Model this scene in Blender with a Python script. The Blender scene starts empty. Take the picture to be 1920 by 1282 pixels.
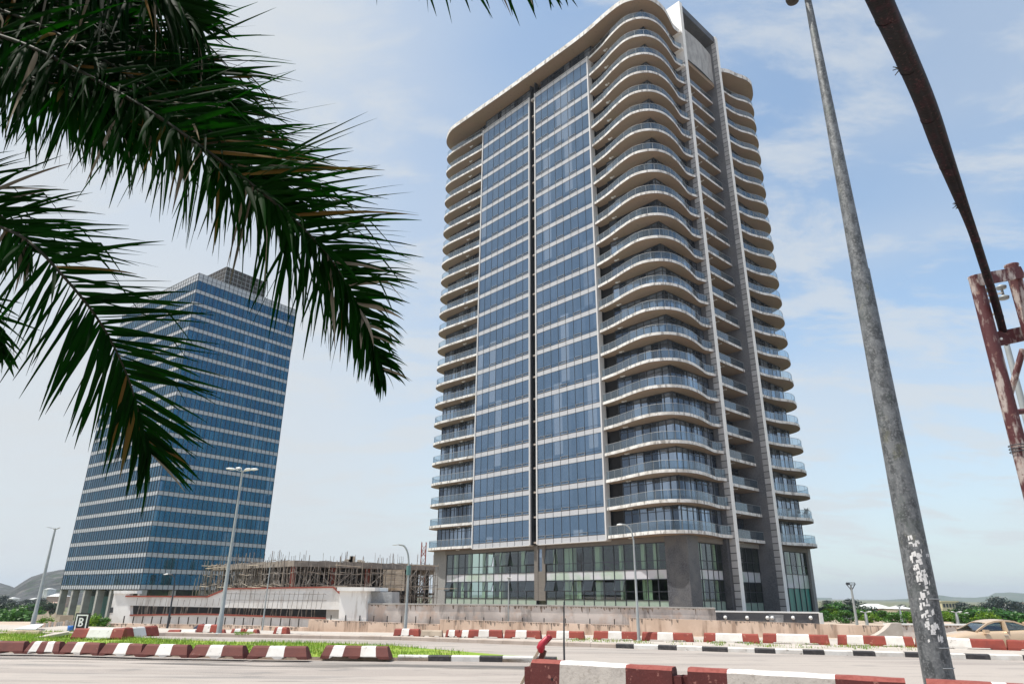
import bpy, math, random
from math import sin, cos, pi, radians, sqrt, hypot, exp
from mathutils import Vector, Matrix, noise

S = bpy.context.scene
COL = S.collection
R = random.Random(7)

# ------------------------------------------------------------------ camera, sky, sun, exposure
CAM_H, F, PITCH, ROLL = 2.0, 1266.6, radians(20.57), radians(0.44)
cd = bpy.data.cameras.new('camera'); cam = bpy.data.objects.new('camera', cd); COL.objects.link(cam)
cd.sensor_width = 36; cd.lens = 36 * F / 1920; cd.clip_start = 0.1; cd.clip_end = 20000
cam.matrix_world = Matrix.Translation((0, 0, CAM_H)) @ Matrix.Rotation(pi / 2 + PITCH, 4, 'X') @ Matrix.Rotation(ROLL, 4, 'Z')
S.camera = cam
S.view_settings.view_transform = 'Standard'; S.view_settings.look = 'None'
S.view_settings.exposure = 0.58; S.view_settings.gamma = 1; S.view_settings.use_curve_mapping = False

SUN_EL = radians(66); SUN_DIR = Vector((-0.97, -0.24, 0)).normalized()
sl = bpy.data.lights.new('sun', 'SUN'); sl.energy = 3.9; sl.angle = radians(0.53); sl.color = (1, 0.955, 0.88)
so = bpy.data.objects.new('sun', sl); COL.objects.link(so)
to_sun = Vector((SUN_DIR.x * cos(SUN_EL), SUN_DIR.y * cos(SUN_EL), sin(SUN_EL)))
so.rotation_euler = (-to_sun).to_track_quat('-Z', 'Y').to_euler(); so.location = (0, 0, 300)

W = bpy.data.worlds.new('World'); S.world = W; W.use_nodes = True
wn = W.node_tree; wn.nodes.clear()
def wnode(t, **k):
    n = wn.nodes.new(t)
    for a, b in k.items(): setattr(n, a, b)
    return n
sky = wnode('ShaderNodeTexSky', sky_type='NISHITA', sun_disc=False)
sky.sun_elevation = SUN_EL; sky.sun_rotation = math.atan2(SUN_DIR.x, SUN_DIR.y); sky.altitude = 400; sky.air_density = 1.0; sky.dust_density = 1.2; sky.ozone_density = 0.7
tc = wnode('ShaderNodeTexCoord'); sx = wnode('ShaderNodeSeparateXYZ'); wn.links.new(tc.outputs['Generated'], sx.inputs[0])
def wmath(op, a, b=None, c=None):
    n = wnode('ShaderNodeMath', operation=op)
    for i, v in enumerate((a, b, c)):
        if v is None: continue
        if isinstance(v, (int, float)): n.inputs[i].default_value = v
        else: wn.links.new(v, n.inputs[i])
    return n.outputs[0]
zz = wmath('ADD', wmath('MAXIMUM', sx.outputs[2], 0.0), 0.22)
cv = wnode('ShaderNodeCombineXYZ')
wn.links.new(wmath('DIVIDE', sx.outputs[0], zz), cv.inputs[0]); wn.links.new(wmath('DIVIDE', sx.outputs[1], zz), cv.inputs[1])
def wnoise(scale, detail, rough, off, sc=(1, 1, 1)):
    m = wnode('ShaderNodeMapping'); m.inputs['Location'].default_value = off; m.inputs['Scale'].default_value = sc
    wn.links.new(cv.outputs[0], m.inputs[0])
    n = wnode('ShaderNodeTexNoise'); n.inputs['Scale'].default_value = scale; n.inputs['Detail'].default_value = detail; n.inputs['Roughness'].default_value = rough
    n.inputs['Distortion'].default_value = 0.25
    wn.links.new(m.outputs[0], n.inputs['Vector']); return n.outputs[0]
def wramp(x, a, b, lo=0.0, hi=1.0):
    n = wnode('ShaderNodeMapRange', interpolation_type='SMOOTHSTEP')
    wn.links.new(x, n.inputs[0]); n.inputs[1].default_value = a; n.inputs[2].default_value = b; n.inputs[3].default_value = lo; n.inputs[4].default_value = hi
    return n.outputs[0]
bigc = wramp(wnoise(0.9, 3, 0.5, (3.1, 1.7, 0)), 0.42, 0.66, 0.0, 0.42)
wisp = wramp(wnoise(2.6, 9, 0.62, (0.4, 5.2, 0), (1.0, 1.9, 1)), 0.46, 0.64, 0.0, 0.66)
left = wramp(sx.outputs[0], 0.14, -0.36, 0.0, 0.80)                       # the veil of cloud thickens to the west
low = wramp(sx.outputs[2], 0.62, 0.0, 0.0, 0.72)                          # hazy towards the horizon
def wscreen(a, b): return wmath('SUBTRACT', 1.0, wmath('MULTIPLY', wmath('SUBTRACT', 1.0, a), wmath('SUBTRACT', 1.0, b)))
cover = wscreen(wscreen(bigc, wisp), wscreen(left, low))
skym = wnode('ShaderNodeMix', data_type='RGBA', blend_type='MULTIPLY'); skym.inputs[0].default_value = 1.0
wn.links.new(sky.outputs[0], skym.inputs[6]); skym.inputs[7].default_value = (0.124, 0.152, 0.154, 1)
cm = wnode('ShaderNodeMix', data_type='RGBA'); wn.links.new(cover, cm.inputs[0])
wn.links.new(skym.outputs[2], cm.inputs[6]); cm.inputs[7].default_value = (0.475, 0.50, 0.52, 1)
bg = wnode('ShaderNodeBackground'); bg.inputs[1].default_value = 1.0; wn.links.new(cm.outputs[2], bg.inputs[0])
wo = wnode('ShaderNodeOutputWorld'); wn.links.new(bg.outputs[0], wo.inputs[0])

# ------------------------------------------------------------------ layout helpers: a pixel of the survey photo as a ray, to read off real positions
def ray(px, py):
    a, b = px - 960, py - 641; cr, sr = cos(ROLL), sin(ROLL); a, b = cr * a + sr * b, -sr * a + cr * b
    c, s = cos(PITCH), sin(PITCH)
    return Vector((a, c * F + s * b, s * F - c * b))
def G(px, py, z=0.0):
    r = ray(px, py); t = (z - CAM_H) / r.z; return Vector((r.x * t, r.y * t, z))
def AY(px, py, Y):
    r = ray(px, py); t = Y / r.y; return Vector((r.x * t, Y, CAM_H + r.z * t))
def AD(px, py, d):
    r = ray(px, py) * (d / F); return Vector((r.x, r.y, r.z + CAM_H))

# ------------------------------------------------------------------ materials
M = {}
def mat(name, base, rough=0.7, metal=0.0, var=None, bump=None, spec=0.5, coord='pos'):
    """var = list of (scale, lo, hi, colour, strength[, stretch]): noise-masked second colours."""
    m = bpy.data.materials.new(name); m.use_nodes = True; nt = m.node_tree
    p = nt.nodes['Principled BSDF']; p.inputs['Roughness'].default_value = rough; p.inputs['Metallic'].default_value = metal
    p.inputs['Specular IOR Level'].default_value = spec; p.inputs['Base Color'].default_value = (*base, 1)
    if coord == 'pos': src = nt.nodes.new('ShaderNodeNewGeometry').outputs['Position']
    else: src = nt.nodes.new('ShaderNodeTexCoord').outputs['Object']
    def noisy(scale, stretch=(1, 1, 1), det=5, ro=0.6):
        mp = nt.nodes.new('ShaderNodeMapping'); mp.inputs['Scale'].default_value = stretch; nt.links.new(src, mp.inputs[0])
        n = nt.nodes.new('ShaderNodeTexNoise'); n.inputs['Scale'].default_value = scale; n.inputs['Detail'].default_value = det; n.inputs['Roughness'].default_value = ro
        nt.links.new(mp.outputs[0], n.inputs['Vector']); return n.outputs[0]
    cur = None
    for v in (var or []):
        sc, lo, hi, colr, st = v[:5]; stretch = v[5] if len(v) > 5 else (1, 1, 1)
        r = nt.nodes.new('ShaderNodeMapRange'); nt.links.new(noisy(sc, stretch), r.inputs[0])
        r.inputs[1].default_value = lo; r.inputs[2].default_value = hi; r.inputs[3].default_value = 0; r.inputs[4].default_value = st
        mx = nt.nodes.new('ShaderNodeMix'); mx.data_type = 'RGBA'; nt.links.new(r.outputs[0], mx.inputs[0])
        if cur is None: mx.inputs[6].default_value = (*base, 1)
        else: nt.links.new(cur, mx.inputs[6])
        mx.inputs[7].default_value = (*colr, 1); cur = mx.outputs[2]
    if cur is not None: nt.links.new(cur, p.inputs['Base Color'])
    if bump:
        b = nt.nodes.new('ShaderNodeBump'); b.inputs['Strength'].default_value = bump[1]; b.inputs['Distance'].default_value = bump[2] if len(bump) > 2 else 0.02
        nt.links.new(noisy(bump[0]), b.inputs['Height']); nt.links.new(b.outputs[0], p.inputs['Normal'])
    M[name] = m; return m

def pane_mat(name, base, alt, metal, rough, cell, off, lo=0.35, strip=None, amt=0.5, each=False):
    """Window glass whose panes differ a little from one another; cell = pane size in the thing's own axes."""
    m = mat(name, base, rough, metal, coord='obj'); nt = m.node_tree; p = nt.nodes['Principled BSDF']
    t = nt.nodes.new('ShaderNodeTexCoord').outputs['Object']
    def cells(c, o):
        a = nt.nodes.new('ShaderNodeVectorMath'); a.operation = 'ADD'; nt.links.new(t, a.inputs[0]); a.inputs[1].default_value = o
        s = nt.nodes.new('ShaderNodeVectorMath'); s.operation = 'DIVIDE'; nt.links.new(a.outputs[0], s.inputs[0]); s.inputs[1].default_value = c
        f = nt.nodes.new('ShaderNodeVectorMath'); f.operation = 'FLOOR'; nt.links.new(s.outputs[0], f.inputs[0])
        w = nt.nodes.new('ShaderNodeTexWhiteNoise'); fo = f.outputs[0]
        if each:
            oi = nt.nodes.new('ShaderNodeObjectInfo'); ml = nt.nodes.new('ShaderNodeMath'); ml.operation = 'MULTIPLY'; nt.links.new(oi.outputs['Random'], ml.inputs[0]); ml.inputs[1].default_value = 917.0
            ad = nt.nodes.new('ShaderNodeVectorMath'); ad.operation = 'ADD'; nt.links.new(fo, ad.inputs[0]); nt.links.new(ml.outputs[0], ad.inputs[1]); fo = ad.outputs[0]
        nt.links.new(fo, w.inputs[0]); return w.outputs[0]
    r = nt.nodes.new('ShaderNodeMapRange'); nt.links.new(cells(cell, off), r.inputs[0]); r.inputs[1].default_value = lo; r.inputs[2].default_value = 1; r.inputs[4].default_value = amt
    mx = nt.nodes.new('ShaderNodeMix'); mx.data_type = 'RGBA'; nt.links.new(r.outputs[0], mx.inputs[0]); mx.inputs[6].default_value = (*base, 1); mx.inputs[7].default_value = (*alt, 1)
    out = mx.outputs[2]
    if strip:
        r2 = nt.nodes.new('ShaderNodeMapRange'); nt.links.new(cells((cell[0], cell[1], cell[2] * 3), off), r2.inputs[0]); r2.inputs[1].default_value = strip[1]; r2.inputs[2].default_value = strip[1] + 0.02; r2.inputs[4].default_value = strip[2]
        m2 = nt.nodes.new('ShaderNodeMix'); m2.data_type = 'RGBA'; nt.links.new(r2.outputs[0], m2.inputs[0]); nt.links.new(out, m2.inputs[6]); m2.inputs[7].default_value = (*strip[0], 1); out = m2.outputs[2]
    nt.links.new(out, p.inputs['Base Color'])
    n = nt.nodes.new('ShaderNodeTexNoise'); n.inputs['Scale'].default_value = 0.55; n.inputs['Detail'].default_value = 2; nt.links.new(t, n.inputs['Vector'])
    b = nt.nodes.new('ShaderNodeBump'); b.inputs['Strength'].default_value = 0.06; b.inputs['Distance'].default_value = 0.12; nt.links.new(n.outputs[0], b.inputs['Height'])
    wc = cells(cell, off).node.outputs['Color']; vs = nt.nodes.new('ShaderNodeVectorMath'); vs.operation = 'SUBTRACT'; nt.links.new(wc, vs.inputs[0]); vs.inputs[1].default_value = (.5, .5, .5)
    vm = nt.nodes.new('ShaderNodeVectorMath'); vm.operation = 'SCALE'; nt.links.new(vs.outputs[0], vm.inputs[0]); vm.inputs['Scale'].default_value = 0.075
    va = nt.nodes.new('ShaderNodeVectorMath'); va.operation = 'ADD'; nt.links.new(b.outputs[0], va.inputs[0]); nt.links.new(vm.outputs[0], va.inputs[1]); vn = nt.nodes.new('ShaderNodeVectorMath'); vn.operation = 'NORMALIZE'; nt.links.new(va.outputs[0], vn.inputs[0]); nt.links.new(vn.outputs[0], p.inputs['Normal'])
    return m

def clear_mat(name, tint, refl, rough=0.02, milk=None):
    """Clear sheet glass: tinted transmission, mirror reflection growing at grazing angles."""
    m = bpy.data.materials.new(name); m.use_nodes = True; nt = m.node_tree; nt.nodes.clear()
    tr = nt.nodes.new('ShaderNodeBsdfTransparent'); tr.inputs[0].default_value = (*tint, 1)
    gl = nt.nodes.new('ShaderNodeBsdfGlossy'); gl.inputs['Roughness'].default_value = rough; gl.inputs[0].default_value = (0.9, 0.95, 1, 1)
    lw = nt.nodes.new('ShaderNodeLayerWeight'); lw.inputs[0].default_value = 0.5
    r = nt.nodes.new('ShaderNodeMapRange'); nt.links.new(lw.outputs['Facing'], r.inputs[0]); r.inputs[3].default_value = refl[0]; r.inputs[4].default_value = refl[1]
    mx = nt.nodes.new('ShaderNodeMixShader'); nt.links.new(r.outputs[0], mx.inputs[0])
    a = tr.outputs[0]
    if milk:
        df = nt.nodes.new('ShaderNodeBsdfDiffuse'); df.inputs[0].default_value = (*milk[0], 1)
        m0 = nt.nodes.new('ShaderNodeMixShader'); m0.inputs[0].default_value = milk[1]; nt.links.new(a, m0.inputs[1]); nt.links.new(df.outputs[0], m0.inputs[2]); a = m0.outputs[0]
    nt.links.new(a, mx.inputs[1]); nt.links.new(gl.outputs[0], mx.inputs[2])
    o = nt.nodes.new('ShaderNodeOutputMaterial'); nt.links.new(mx.outputs[0], o.inputs[0]); M[name] = m; return m

def leaf_mat(name, col, col2, scale, trans=0.35, tcol=None, rough=0.5, brown=None):
    m = bpy.data.materials.new(name); m.use_nodes = True; nt = m.node_tree; nt.nodes.clear()
    g = nt.nodes.new('ShaderNodeNewGeometry'); n = nt.nodes.new('ShaderNodeTexNoise'); n.inputs['Scale'].default_value = scale; n.inputs['Detail'].default_value = 3; nt.links.new(g.outputs['Position'], n.inputs['Vector'])
    r = nt.nodes.new('ShaderNodeMapRange'); nt.links.new(n.outputs[0], r.inputs[0]); r.inputs[1].default_value = 0.35; r.inputs[2].default_value = 0.65
    mx = nt.nodes.new('ShaderNodeMix'); mx.data_type = 'RGBA'; nt.links.new(r.outputs[0], mx.inputs[0]); mx.inputs[6].default_value = (*col, 1); mx.inputs[7].default_value = (*col2, 1)
    rnd = nt.nodes.new('ShaderNodeMix'); rnd.data_type = 'RGBA'; rnd.blend_type = 'MULTIPLY'
    r2 = nt.nodes.new('ShaderNodeMapRange'); nt.links.new(g.outputs['Random Per Island'], r2.inputs[0]); r2.inputs[3].default_value = 0.55; r2.inputs[4].default_value = 1.3
    rnd.inputs[0].default_value = 1; nt.links.new(mx.outputs[2], rnd.inputs[6]); nt.links.new(r2.outputs[0], rnd.inputs[7]); out = rnd.outputs[2]
    if brown:
        r3 = nt.nodes.new('ShaderNodeMapRange'); nt.links.new(g.outputs['Random Per Island'], r3.inputs[0]); r3.inputs[1].default_value = 1 - brown[1]; r3.inputs[2].default_value = 1.001 - brown[1]
        mb = nt.nodes.new('ShaderNodeMix'); mb.data_type = 'RGBA'; nt.links.new(r3.outputs[0], mb.inputs[0]); nt.links.new(out, mb.inputs[6]); mb.inputs[7].default_value = (*brown[0], 1); out = mb.outputs[2]
    d = nt.nodes.new('ShaderNodeBsdfPrincipled'); d.inputs['Roughness'].default_value = rough; d.inputs['Specular IOR Level'].default_value = 0.5 if rough < 0.55 else 0.02; nt.links.new(out, d.inputs['Base Color'])
    t = nt.nodes.new('ShaderNodeBsdfTranslucent')
    if tcol: t.inputs[0].default_value = (*tcol, 1)
    else: nt.links.new(out, t.inputs[0])
    ms = nt.nodes.new('ShaderNodeMixShader'); ms.inputs[0].default_value = trans; nt.links.new(d.outputs[0], ms.inputs[1]); nt.links.new(t.outputs[0], ms.inputs[2])
    o = nt.nodes.new('ShaderNodeOutputMaterial'); nt.links.new(ms.outputs[0], o.inputs[0]); M[name] = m; return m

DIRT = (0.10, 0.085, 0.07)
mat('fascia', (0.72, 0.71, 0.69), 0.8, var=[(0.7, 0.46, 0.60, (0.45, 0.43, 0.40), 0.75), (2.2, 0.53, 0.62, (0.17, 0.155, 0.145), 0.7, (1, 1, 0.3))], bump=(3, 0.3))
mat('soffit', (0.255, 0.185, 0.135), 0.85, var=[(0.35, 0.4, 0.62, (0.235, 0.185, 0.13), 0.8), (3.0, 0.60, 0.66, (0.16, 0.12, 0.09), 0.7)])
mat('ledge_beige', (0.40, 0.35, 0.31), 0.85)
mat('drip', (0.07, 0.055, 0.05), 0.8)
mat('white_metal', (0.56, 0.56, 0.565), 0.45, var=[(1.5, 0.55, 0.7, (0.55, 0.54, 0.52), 0.5)])
mat('spandrel', (0.45, 0.46, 0.49), 0.28, var=[(0.4, 0.4, 0.7, (0.50, 0.51, 0.53), 0.8)])
mat('dark_metal', (0.025, 0.03, 0.038), 0.4)
mat('grey_metal', (0.33, 0.34, 0.35), 0.45, metal=0.3)
mat('granite', (0.082, 0.085, 0.098), 0.55, var=[(7, 0.4, 0.6, (0.03, 0.032, 0.04), 0.85), (0.3, 0.45, 0.62, (0.12, 0.118, 0.12), 0.7)], bump=(14, 0.35))
mat('fin_stone', (0.15, 0.156, 0.175), 0.55, var=[(5, 0.4, 0.6, (0.09, 0.093, 0.105), 0.8), (0.3, 0.45, 0.62, (0.18, 0.18, 0.19), 0.7)], bump=(14, 0.3))
mat('grey_render', (0.26, 0.26, 0.255), 0.85, var=[(6, 0.4, 0.65, (0.17, 0.17, 0.17), 0.7)], bump=(8, 0.5, 0.03))
mat('brown_stone', (0.16, 0.145, 0.13), 0.7, var=[(1.2, 0.4, 0.7, (0.11, 0.10, 0.09), 0.7, (1, 1, 8))])
mat('white_paint', (0.78, 0.77, 0.75), 0.7, var=[(0.7, 0.5, 0.72, (0.58, 0.56, 0.53), 0.5)])
mat('void', (0.012, 0.012, 0.014), 0.9)
mat('rough_panel', (0.42, 0.42, 0.42), 0.9, var=[(1.3, 0.4, 0.65, (0.24, 0.24, 0.24), 0.8, (1, 1, 0.4)), (12, 0.5, 0.7, (0.3, 0.3, 0.3), 0.8)], bump=(6, 0.6, 0.05))
def tile_mat(name, base, dark, w, h):
    m = mat(name, base, 0.55, coord='obj'); nt = m.node_tree; p = nt.nodes['Principled BSDF']
    t = nt.nodes.new('ShaderNodeTexCoord').outputs['Object']; s = nt.nodes.new('ShaderNodeSeparateXYZ'); nt.links.new(t, s.inputs[0])
    mo = nt.nodes.new('ShaderNodeMath'); mo.operation = 'FLOORED_MODULO'; nt.links.new(s.outputs[2], mo.inputs[0]); mo.inputs[1].default_value = h
    gt = nt.nodes.new('ShaderNodeMath'); gt.operation = 'LESS_THAN'; nt.links.new(mo.outputs[0], gt.inputs[0]); gt.inputs[1].default_value = 0.10
    dv = nt.nodes.new('ShaderNodeMath'); dv.operation = 'DIVIDE'; nt.links.new(s.outputs[2], dv.inputs[0]); dv.inputs[1].default_value = h
    fl = nt.nodes.new('ShaderNodeMath'); fl.operation = 'FLOOR'; nt.links.new(dv.outputs[0], fl.inputs[0])
    wnz = nt.nodes.new('ShaderNodeTexWhiteNoise'); wnz.noise_dimensions = '1D'; nt.links.new(fl.outputs[0], wnz.inputs['W'])
    vr = nt.nodes.new('ShaderNodeMapRange'); nt.links.new(wnz.outputs[0], vr.inputs[0]); vr.inputs[3].default_value = 0.75; vr.inputs[4].default_value = 1.2
    mu = nt.nodes.new('ShaderNodeMix'); mu.data_type = 'RGBA'; mu.blend_type = 'MULTIPLY'; mu.inputs[0].default_value = 1; mu.inputs[6].default_value = (*base, 1); nt.links.new(vr.outputs[0], mu.inputs[7])
    mx = nt.nodes.new('ShaderNodeMix'); mx.data_type = 'RGBA'; nt.links.new(gt.outputs[0], mx.inputs[0]); nt.links.new(mu.outputs[2], mx.inputs[6]); mx.inputs[7].default_value = (*dark, 1)
    nt.links.new(mx.outputs[2], p.inputs['Base Color'])
tile_mat('fin_tile', (0.42, 0.42, 0.43), (0.035, 0.035, 0.04), 1, 0.9)
pane_mat('curtain_glass', (0.125, 0.19, 0.28), (0.175, 0.25, 0.355), 0.75, 0.05, (1.66, 50, 3.6), (0.0, 25, -10.5), strip=((0.33, 0.40, 0.50), 0.88, 0.6))
pane_mat('balcony_glass', (0.05, 0.07, 0.105), (0.38, 0.46, 0.58), 0.65, 0.05, (1.2, 1.2, 3.6), (0.37, 0.61, -0.0), lo=0.25, amt=0.95, each=True)
pane_mat('office_glass', (0.012, 0.088, 0.165), (0.04, 0.16, 0.26), 0.75, 0.06, (1.46, 1.46, 4.0), (0.73, 0.73, 0), lo=0.6, strip=((0.2, 0.34, 0.47), 0.96, 0.35))
clear_mat('rail_glass', (0.60, 0.71, 0.78), (0.05, 0.30), 0.03, milk=((0.16, 0.24, 0.30), 0.08))
clear_mat('podium_glass', (0.52, 0.64, 0.54), (0.035, 0.32))
clear_mat('car_glass', (0.30, 0.36, 0.32), (0.05, 0.45))
mat('frosted_green', (0.25, 0.33, 0.28), 0.25, var=[(0.8, 0.4, 0.65, (0.33, 0.38, 0.33), 0.8)])
mat('spandrel_pale', (0.50, 0.50, 0.54), 0.2, var=[(0.25, 0.45, 0.6, (0.32, 0.42, 0.33), 0.8)])
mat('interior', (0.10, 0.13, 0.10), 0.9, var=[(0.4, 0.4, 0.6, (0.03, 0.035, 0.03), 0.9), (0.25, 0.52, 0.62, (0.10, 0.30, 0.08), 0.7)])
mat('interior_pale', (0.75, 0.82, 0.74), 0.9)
mat('teal_screen', (0.02, 0.14, 0.12), 0.3, var=[(0.8, 0.45, 0.65, (0.03, 0.24, 0.19), 0.8, (1, 1, 0.3))])
mat('concrete', (0.42, 0.40, 0.37), 0.9, var=[(0.7, 0.42, 0.68, (0.28, 0.26, 0.24), 0.7), (4, 0.6, 0.75, DIRT, 0.5)], bump=(9, 0.35))
mat('stained_wall', (0.68, 0.61, 0.56), 0.9, var=[(0.45, 0.42, 0.58, (0.50, 0.44, 0.40), 0.9), (1.5, 0.52, 0.64, (0.22, 0.19, 0.17), 0.75, (1, 1, 0.25)), (0.8, 0.53, 0.63, (0.60, 0.45, 0.36), 0.7)], bump=(6, 0.4))
mat('pink_wall', (0.76, 0.59, 0.47), 0.9, var=[(0.5, 0.42, 0.58, (0.62, 0.46, 0.35), 0.9), (1.9, 0.52, 0.64, (0.34, 0.23, 0.17), 0.75, (1, 1, 0.14))], bump=(6, 0.35))
mat('white_plaster', (0.78, 0.77, 0.75), 0.85, var=[(0.5, 0.45, 0.6, (0.64, 0.62, 0.59), 0.8), (1.8, 0.54, 0.66, (0.42, 0.37, 0.33), 0.6, (1, 1, 0.2))], bump=(5, 0.2))
mat('red_oxide', (0.30, 0.07, 0.045), 0.7, var=[(3, 0.45, 0.7, (0.16, 0.05, 0.04), 0.7)])
mat('rust_pole', (0.11, 0.09, 0.075), 0.75, var=[(2, 0.42, 0.6, (0.30, 0.27, 0.24), 0.9)])
mat('timber', (0.20, 0.16, 0.125), 0.85, var=[(1.5, 0.4, 0.62, (0.44, 0.38, 0.32), 0.9)])
mat('slab_grey', (0.20, 0.17, 0.145), 0.9, var=[(0.8, 0.42, 0.6, (0.32, 0.28, 0.24), 0.8)])
mat('moss', (0.17, 0.13, 0.105), 0.95, var=[(5, 0.4, 0.6, (0.42, 0.33, 0.27), 0.9)])
mat('plank_pale', (0.58, 0.50, 0.40), 0.85, var=[(1.2, 0.4, 0.65, (0.36, 0.29, 0.22), 0.9, (1, 1, 3))])
mat('dark_frame', (0.035, 0.032, 0.03), 0.9, var=[(1, 0.4, 0.65, (0.07, 0.06, 0.05), 0.8)])
mat('asphalt', (0.35, 0.302, 0.268), 0.85, var=[(0.22, 0.42, 0.6, (0.385, 0.335, 0.295), 0.9), (0.7, 0.5, 0.66, (0.22, 0.21, 0.20), 0.5, (0.2, 1, 1)), (38, 0.45, 0.6, (0.15, 0.14, 0.135), 0.6), (1.7, 0.57, 0.62, (0.17, 0.16, 0.15), 0.6, (0.3, 1, 1)), (0.5, 0.495, 0.5, (0.42, 0.37, 0.33), 0.5, (0.1, 1.4, 1))], bump=(70, 0.35, 0.01))
def grime(name, col, strength):
    m = mat(name, col, 0.9); nt = m.node_tree; p = nt.nodes['Principled BSDF']; g = nt.nodes.new('ShaderNodeNewGeometry')
    mp = nt.nodes.new('ShaderNodeMapping'); mp.inputs['Scale'].default_value = (0.18, 1.1, 1); nt.links.new(g.outputs['Position'], mp.inputs[0])
    n = nt.nodes.new('ShaderNodeTexNoise'); n.inputs['Scale'].default_value = 1.0; n.inputs['Detail'].default_value = 6; nt.links.new(mp.outputs[0], n.inputs['Vector'])
    r = nt.nodes.new('ShaderNodeMapRange'); nt.links.new(n.outputs[0], r.inputs[0]); r.inputs[1].default_value = 0.40; r.inputs[2].default_value = 0.62; r.inputs[4].default_value = strength
    nt.links.new(r.outputs[0], p.inputs['Alpha'])
grime('road_grime', (0.13, 0.122, 0.115), 0.8)
mat('soil', (0.44, 0.34, 0.26), 0.95, var=[(0.05, 0.42, 0.6, (0.36, 0.30, 0.23), 0.8), (0.6, 0.45, 0.7, (0.52, 0.43, 0.35), 0.8)], bump=(8, 0.5, 0.04))
mat('far_land', (0.10, 0.115, 0.05), 0.95, var=[(0.02, 0.45, 0.6, (0.20, 0.17, 0.10), 0.8)])
mat('paving', (0.46, 0.41, 0.36), 0.9, var=[(0.6, 0.4, 0.65, (0.36, 0.32, 0.28), 0.8), (3, 0.5, 0.7, (0.5, 0.46, 0.42), 0.8)], bump=(10, 0.4))
mat('turf_base', (0.16, 0.27, 0.02), 0.95, var=[(1.2, 0.4, 0.62, (0.26, 0.33, 0.04), 0.9), (0.8, 0.58, 0.68, (0.40, 0.33, 0.20), 0.8)])
mat('kerb_white', (0.66, 0.64, 0.61), 0.8, var=[(1.4, 0.45, 0.65, (0.47, 0.43, 0.39), 0.8), (5, 0.62, 0.72, (0.16, 0.14, 0.12), 0.8)])
mat('kerb_black', (0.03, 0.028, 0.03), 0.7, var=[(6, 0.5, 0.7, (0.09, 0.08, 0.08), 0.8)])
mat('kerb_stone', (0.45, 0.38, 0.33), 0.9, var=[(1.3, 0.4, 0.65, (0.36, 0.29, 0.24), 0.8)])
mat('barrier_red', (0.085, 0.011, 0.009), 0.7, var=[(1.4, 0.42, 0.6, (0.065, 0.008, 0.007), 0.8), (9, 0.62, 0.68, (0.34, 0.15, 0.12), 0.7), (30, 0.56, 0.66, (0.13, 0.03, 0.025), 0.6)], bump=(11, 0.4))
mat('barrier_brick', (0.27, 0.05, 0.032), 0.75, var=[(1.4, 0.42, 0.6, (0.19, 0.035, 0.026), 0.8), (6, 0.64, 0.72, (0.5, 0.25, 0.18), 0.8)], bump=(11, 0.4))
mat('barrier_maroon', (0.15, 0.045, 0.035), 0.8, var=[(2, 0.45, 0.7, (0.10, 0.03, 0.026), 0.8), (8, 0.64, 0.72, (0.3, 0.17, 0.14), 0.7)], bump=(11, 0.4))
mat('barrier_white', (0.70, 0.67, 0.63), 0.8, var=[(1.5, 0.45, 0.7, (0.56, 0.51, 0.46), 0.8), (5, 0.62, 0.72, (0.25, 0.22, 0.2), 0.7)], bump=(11, 0.4))
mat('bare_concrete', (0.44, 0.36, 0.28), 0.9, var=[(2, 0.4, 0.65, (0.32, 0.26, 0.2), 0.8)], bump=(10, 0.4))
mat('galvanised', (0.17, 0.178, 0.185), 0.55, metal=0.35, coord='obj', var=[(8, 0.42, 0.58, (0.06, 0.064, 0.068), 0.85, (1, 1, 0.5)), (24, 0.5, 0.62, (0.27, 0.275, 0.28), 0.6), (1.3, 0.58, 0.66, (0.23, 0.22, 0.12), 0.5, (1, 1, 0.6)), (1.1, 0.55, 0.66, (0.08, 0.10, 0.085), 0.6)], bump=(30, 0.25, 0.006))
mat('lamp_grey', (0.36, 0.38, 0.38), 0.5, metal=0.3, var=[(2, 0.4, 0.7, (0.25, 0.27, 0.27), 0.7)])
mat('lamp_green', (0.10, 0.20, 0.19), 0.55)
mat('lamp_white', (0.78, 0.78, 0.76), 0.4)
mat('oxide_paint', (0.0025, 0.001, 0.0022), 0.5, spec=0.16, coord='obj', var=[(11, 0.48, 0.58, (0.022, 0.003, 0.007), 0.85, (0.5, 0.5, 2.2)), (4, 0.52, 0.64, (0.006, 0.005, 0.008), 0.9), (26, 0.58, 0.68, (0.10, 0.035, 0.04), 0.8, (1, 1, .4))], bump=(30, 0.35, 0.01))
mat('peeling_red', (0.075, 0.014, 0.016), 0.6, coord='obj', var=[(5, 0.50, 0.58, (0.42, 0.36, 0.33), 0.9, (1, 1, 0.3)), (14, 0.58, 0.68, (0.10, 0.04, 0.035), 0.8), (9, 0.6, 0.7, (0.30, 0.18, 0.14), 0.8)], bump=(18, 0.4, 0.01))
mat('paper', (0.72, 0.71, 0.70), 0.8, var=[(30, 0.55, 0.65, (0.4, 0.4, 0.4), 0.8)])
mat('rock', (0.06, 0.064, 0.068), 0.95, var=[(0.05, 0.46, 0.56, (0.025, 0.03, 0.03), 0.9, (1, 0.2, 1)), (0.10, 0.55, 0.62, (0.025, 0.05, 0.022), 0.6), (0.07, 0.56, 0.66, (0.15, 0.14, 0.13), 0.7, (1, 1, 0.3))], bump=(0.08, 0.8, 4))
mat('ridge', (0.06, 0.09, 0.05), 0.95, var=[(0.004, 0.42, 0.6, (0.10, 0.11, 0.08), 0.9), (0.008, 0.6, 0.7, (0.25, 0.21, 0.17), 0.7)])
mat('bark', (0.12, 0.09, 0.065), 0.9, bump=(12, 0.5))
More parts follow.
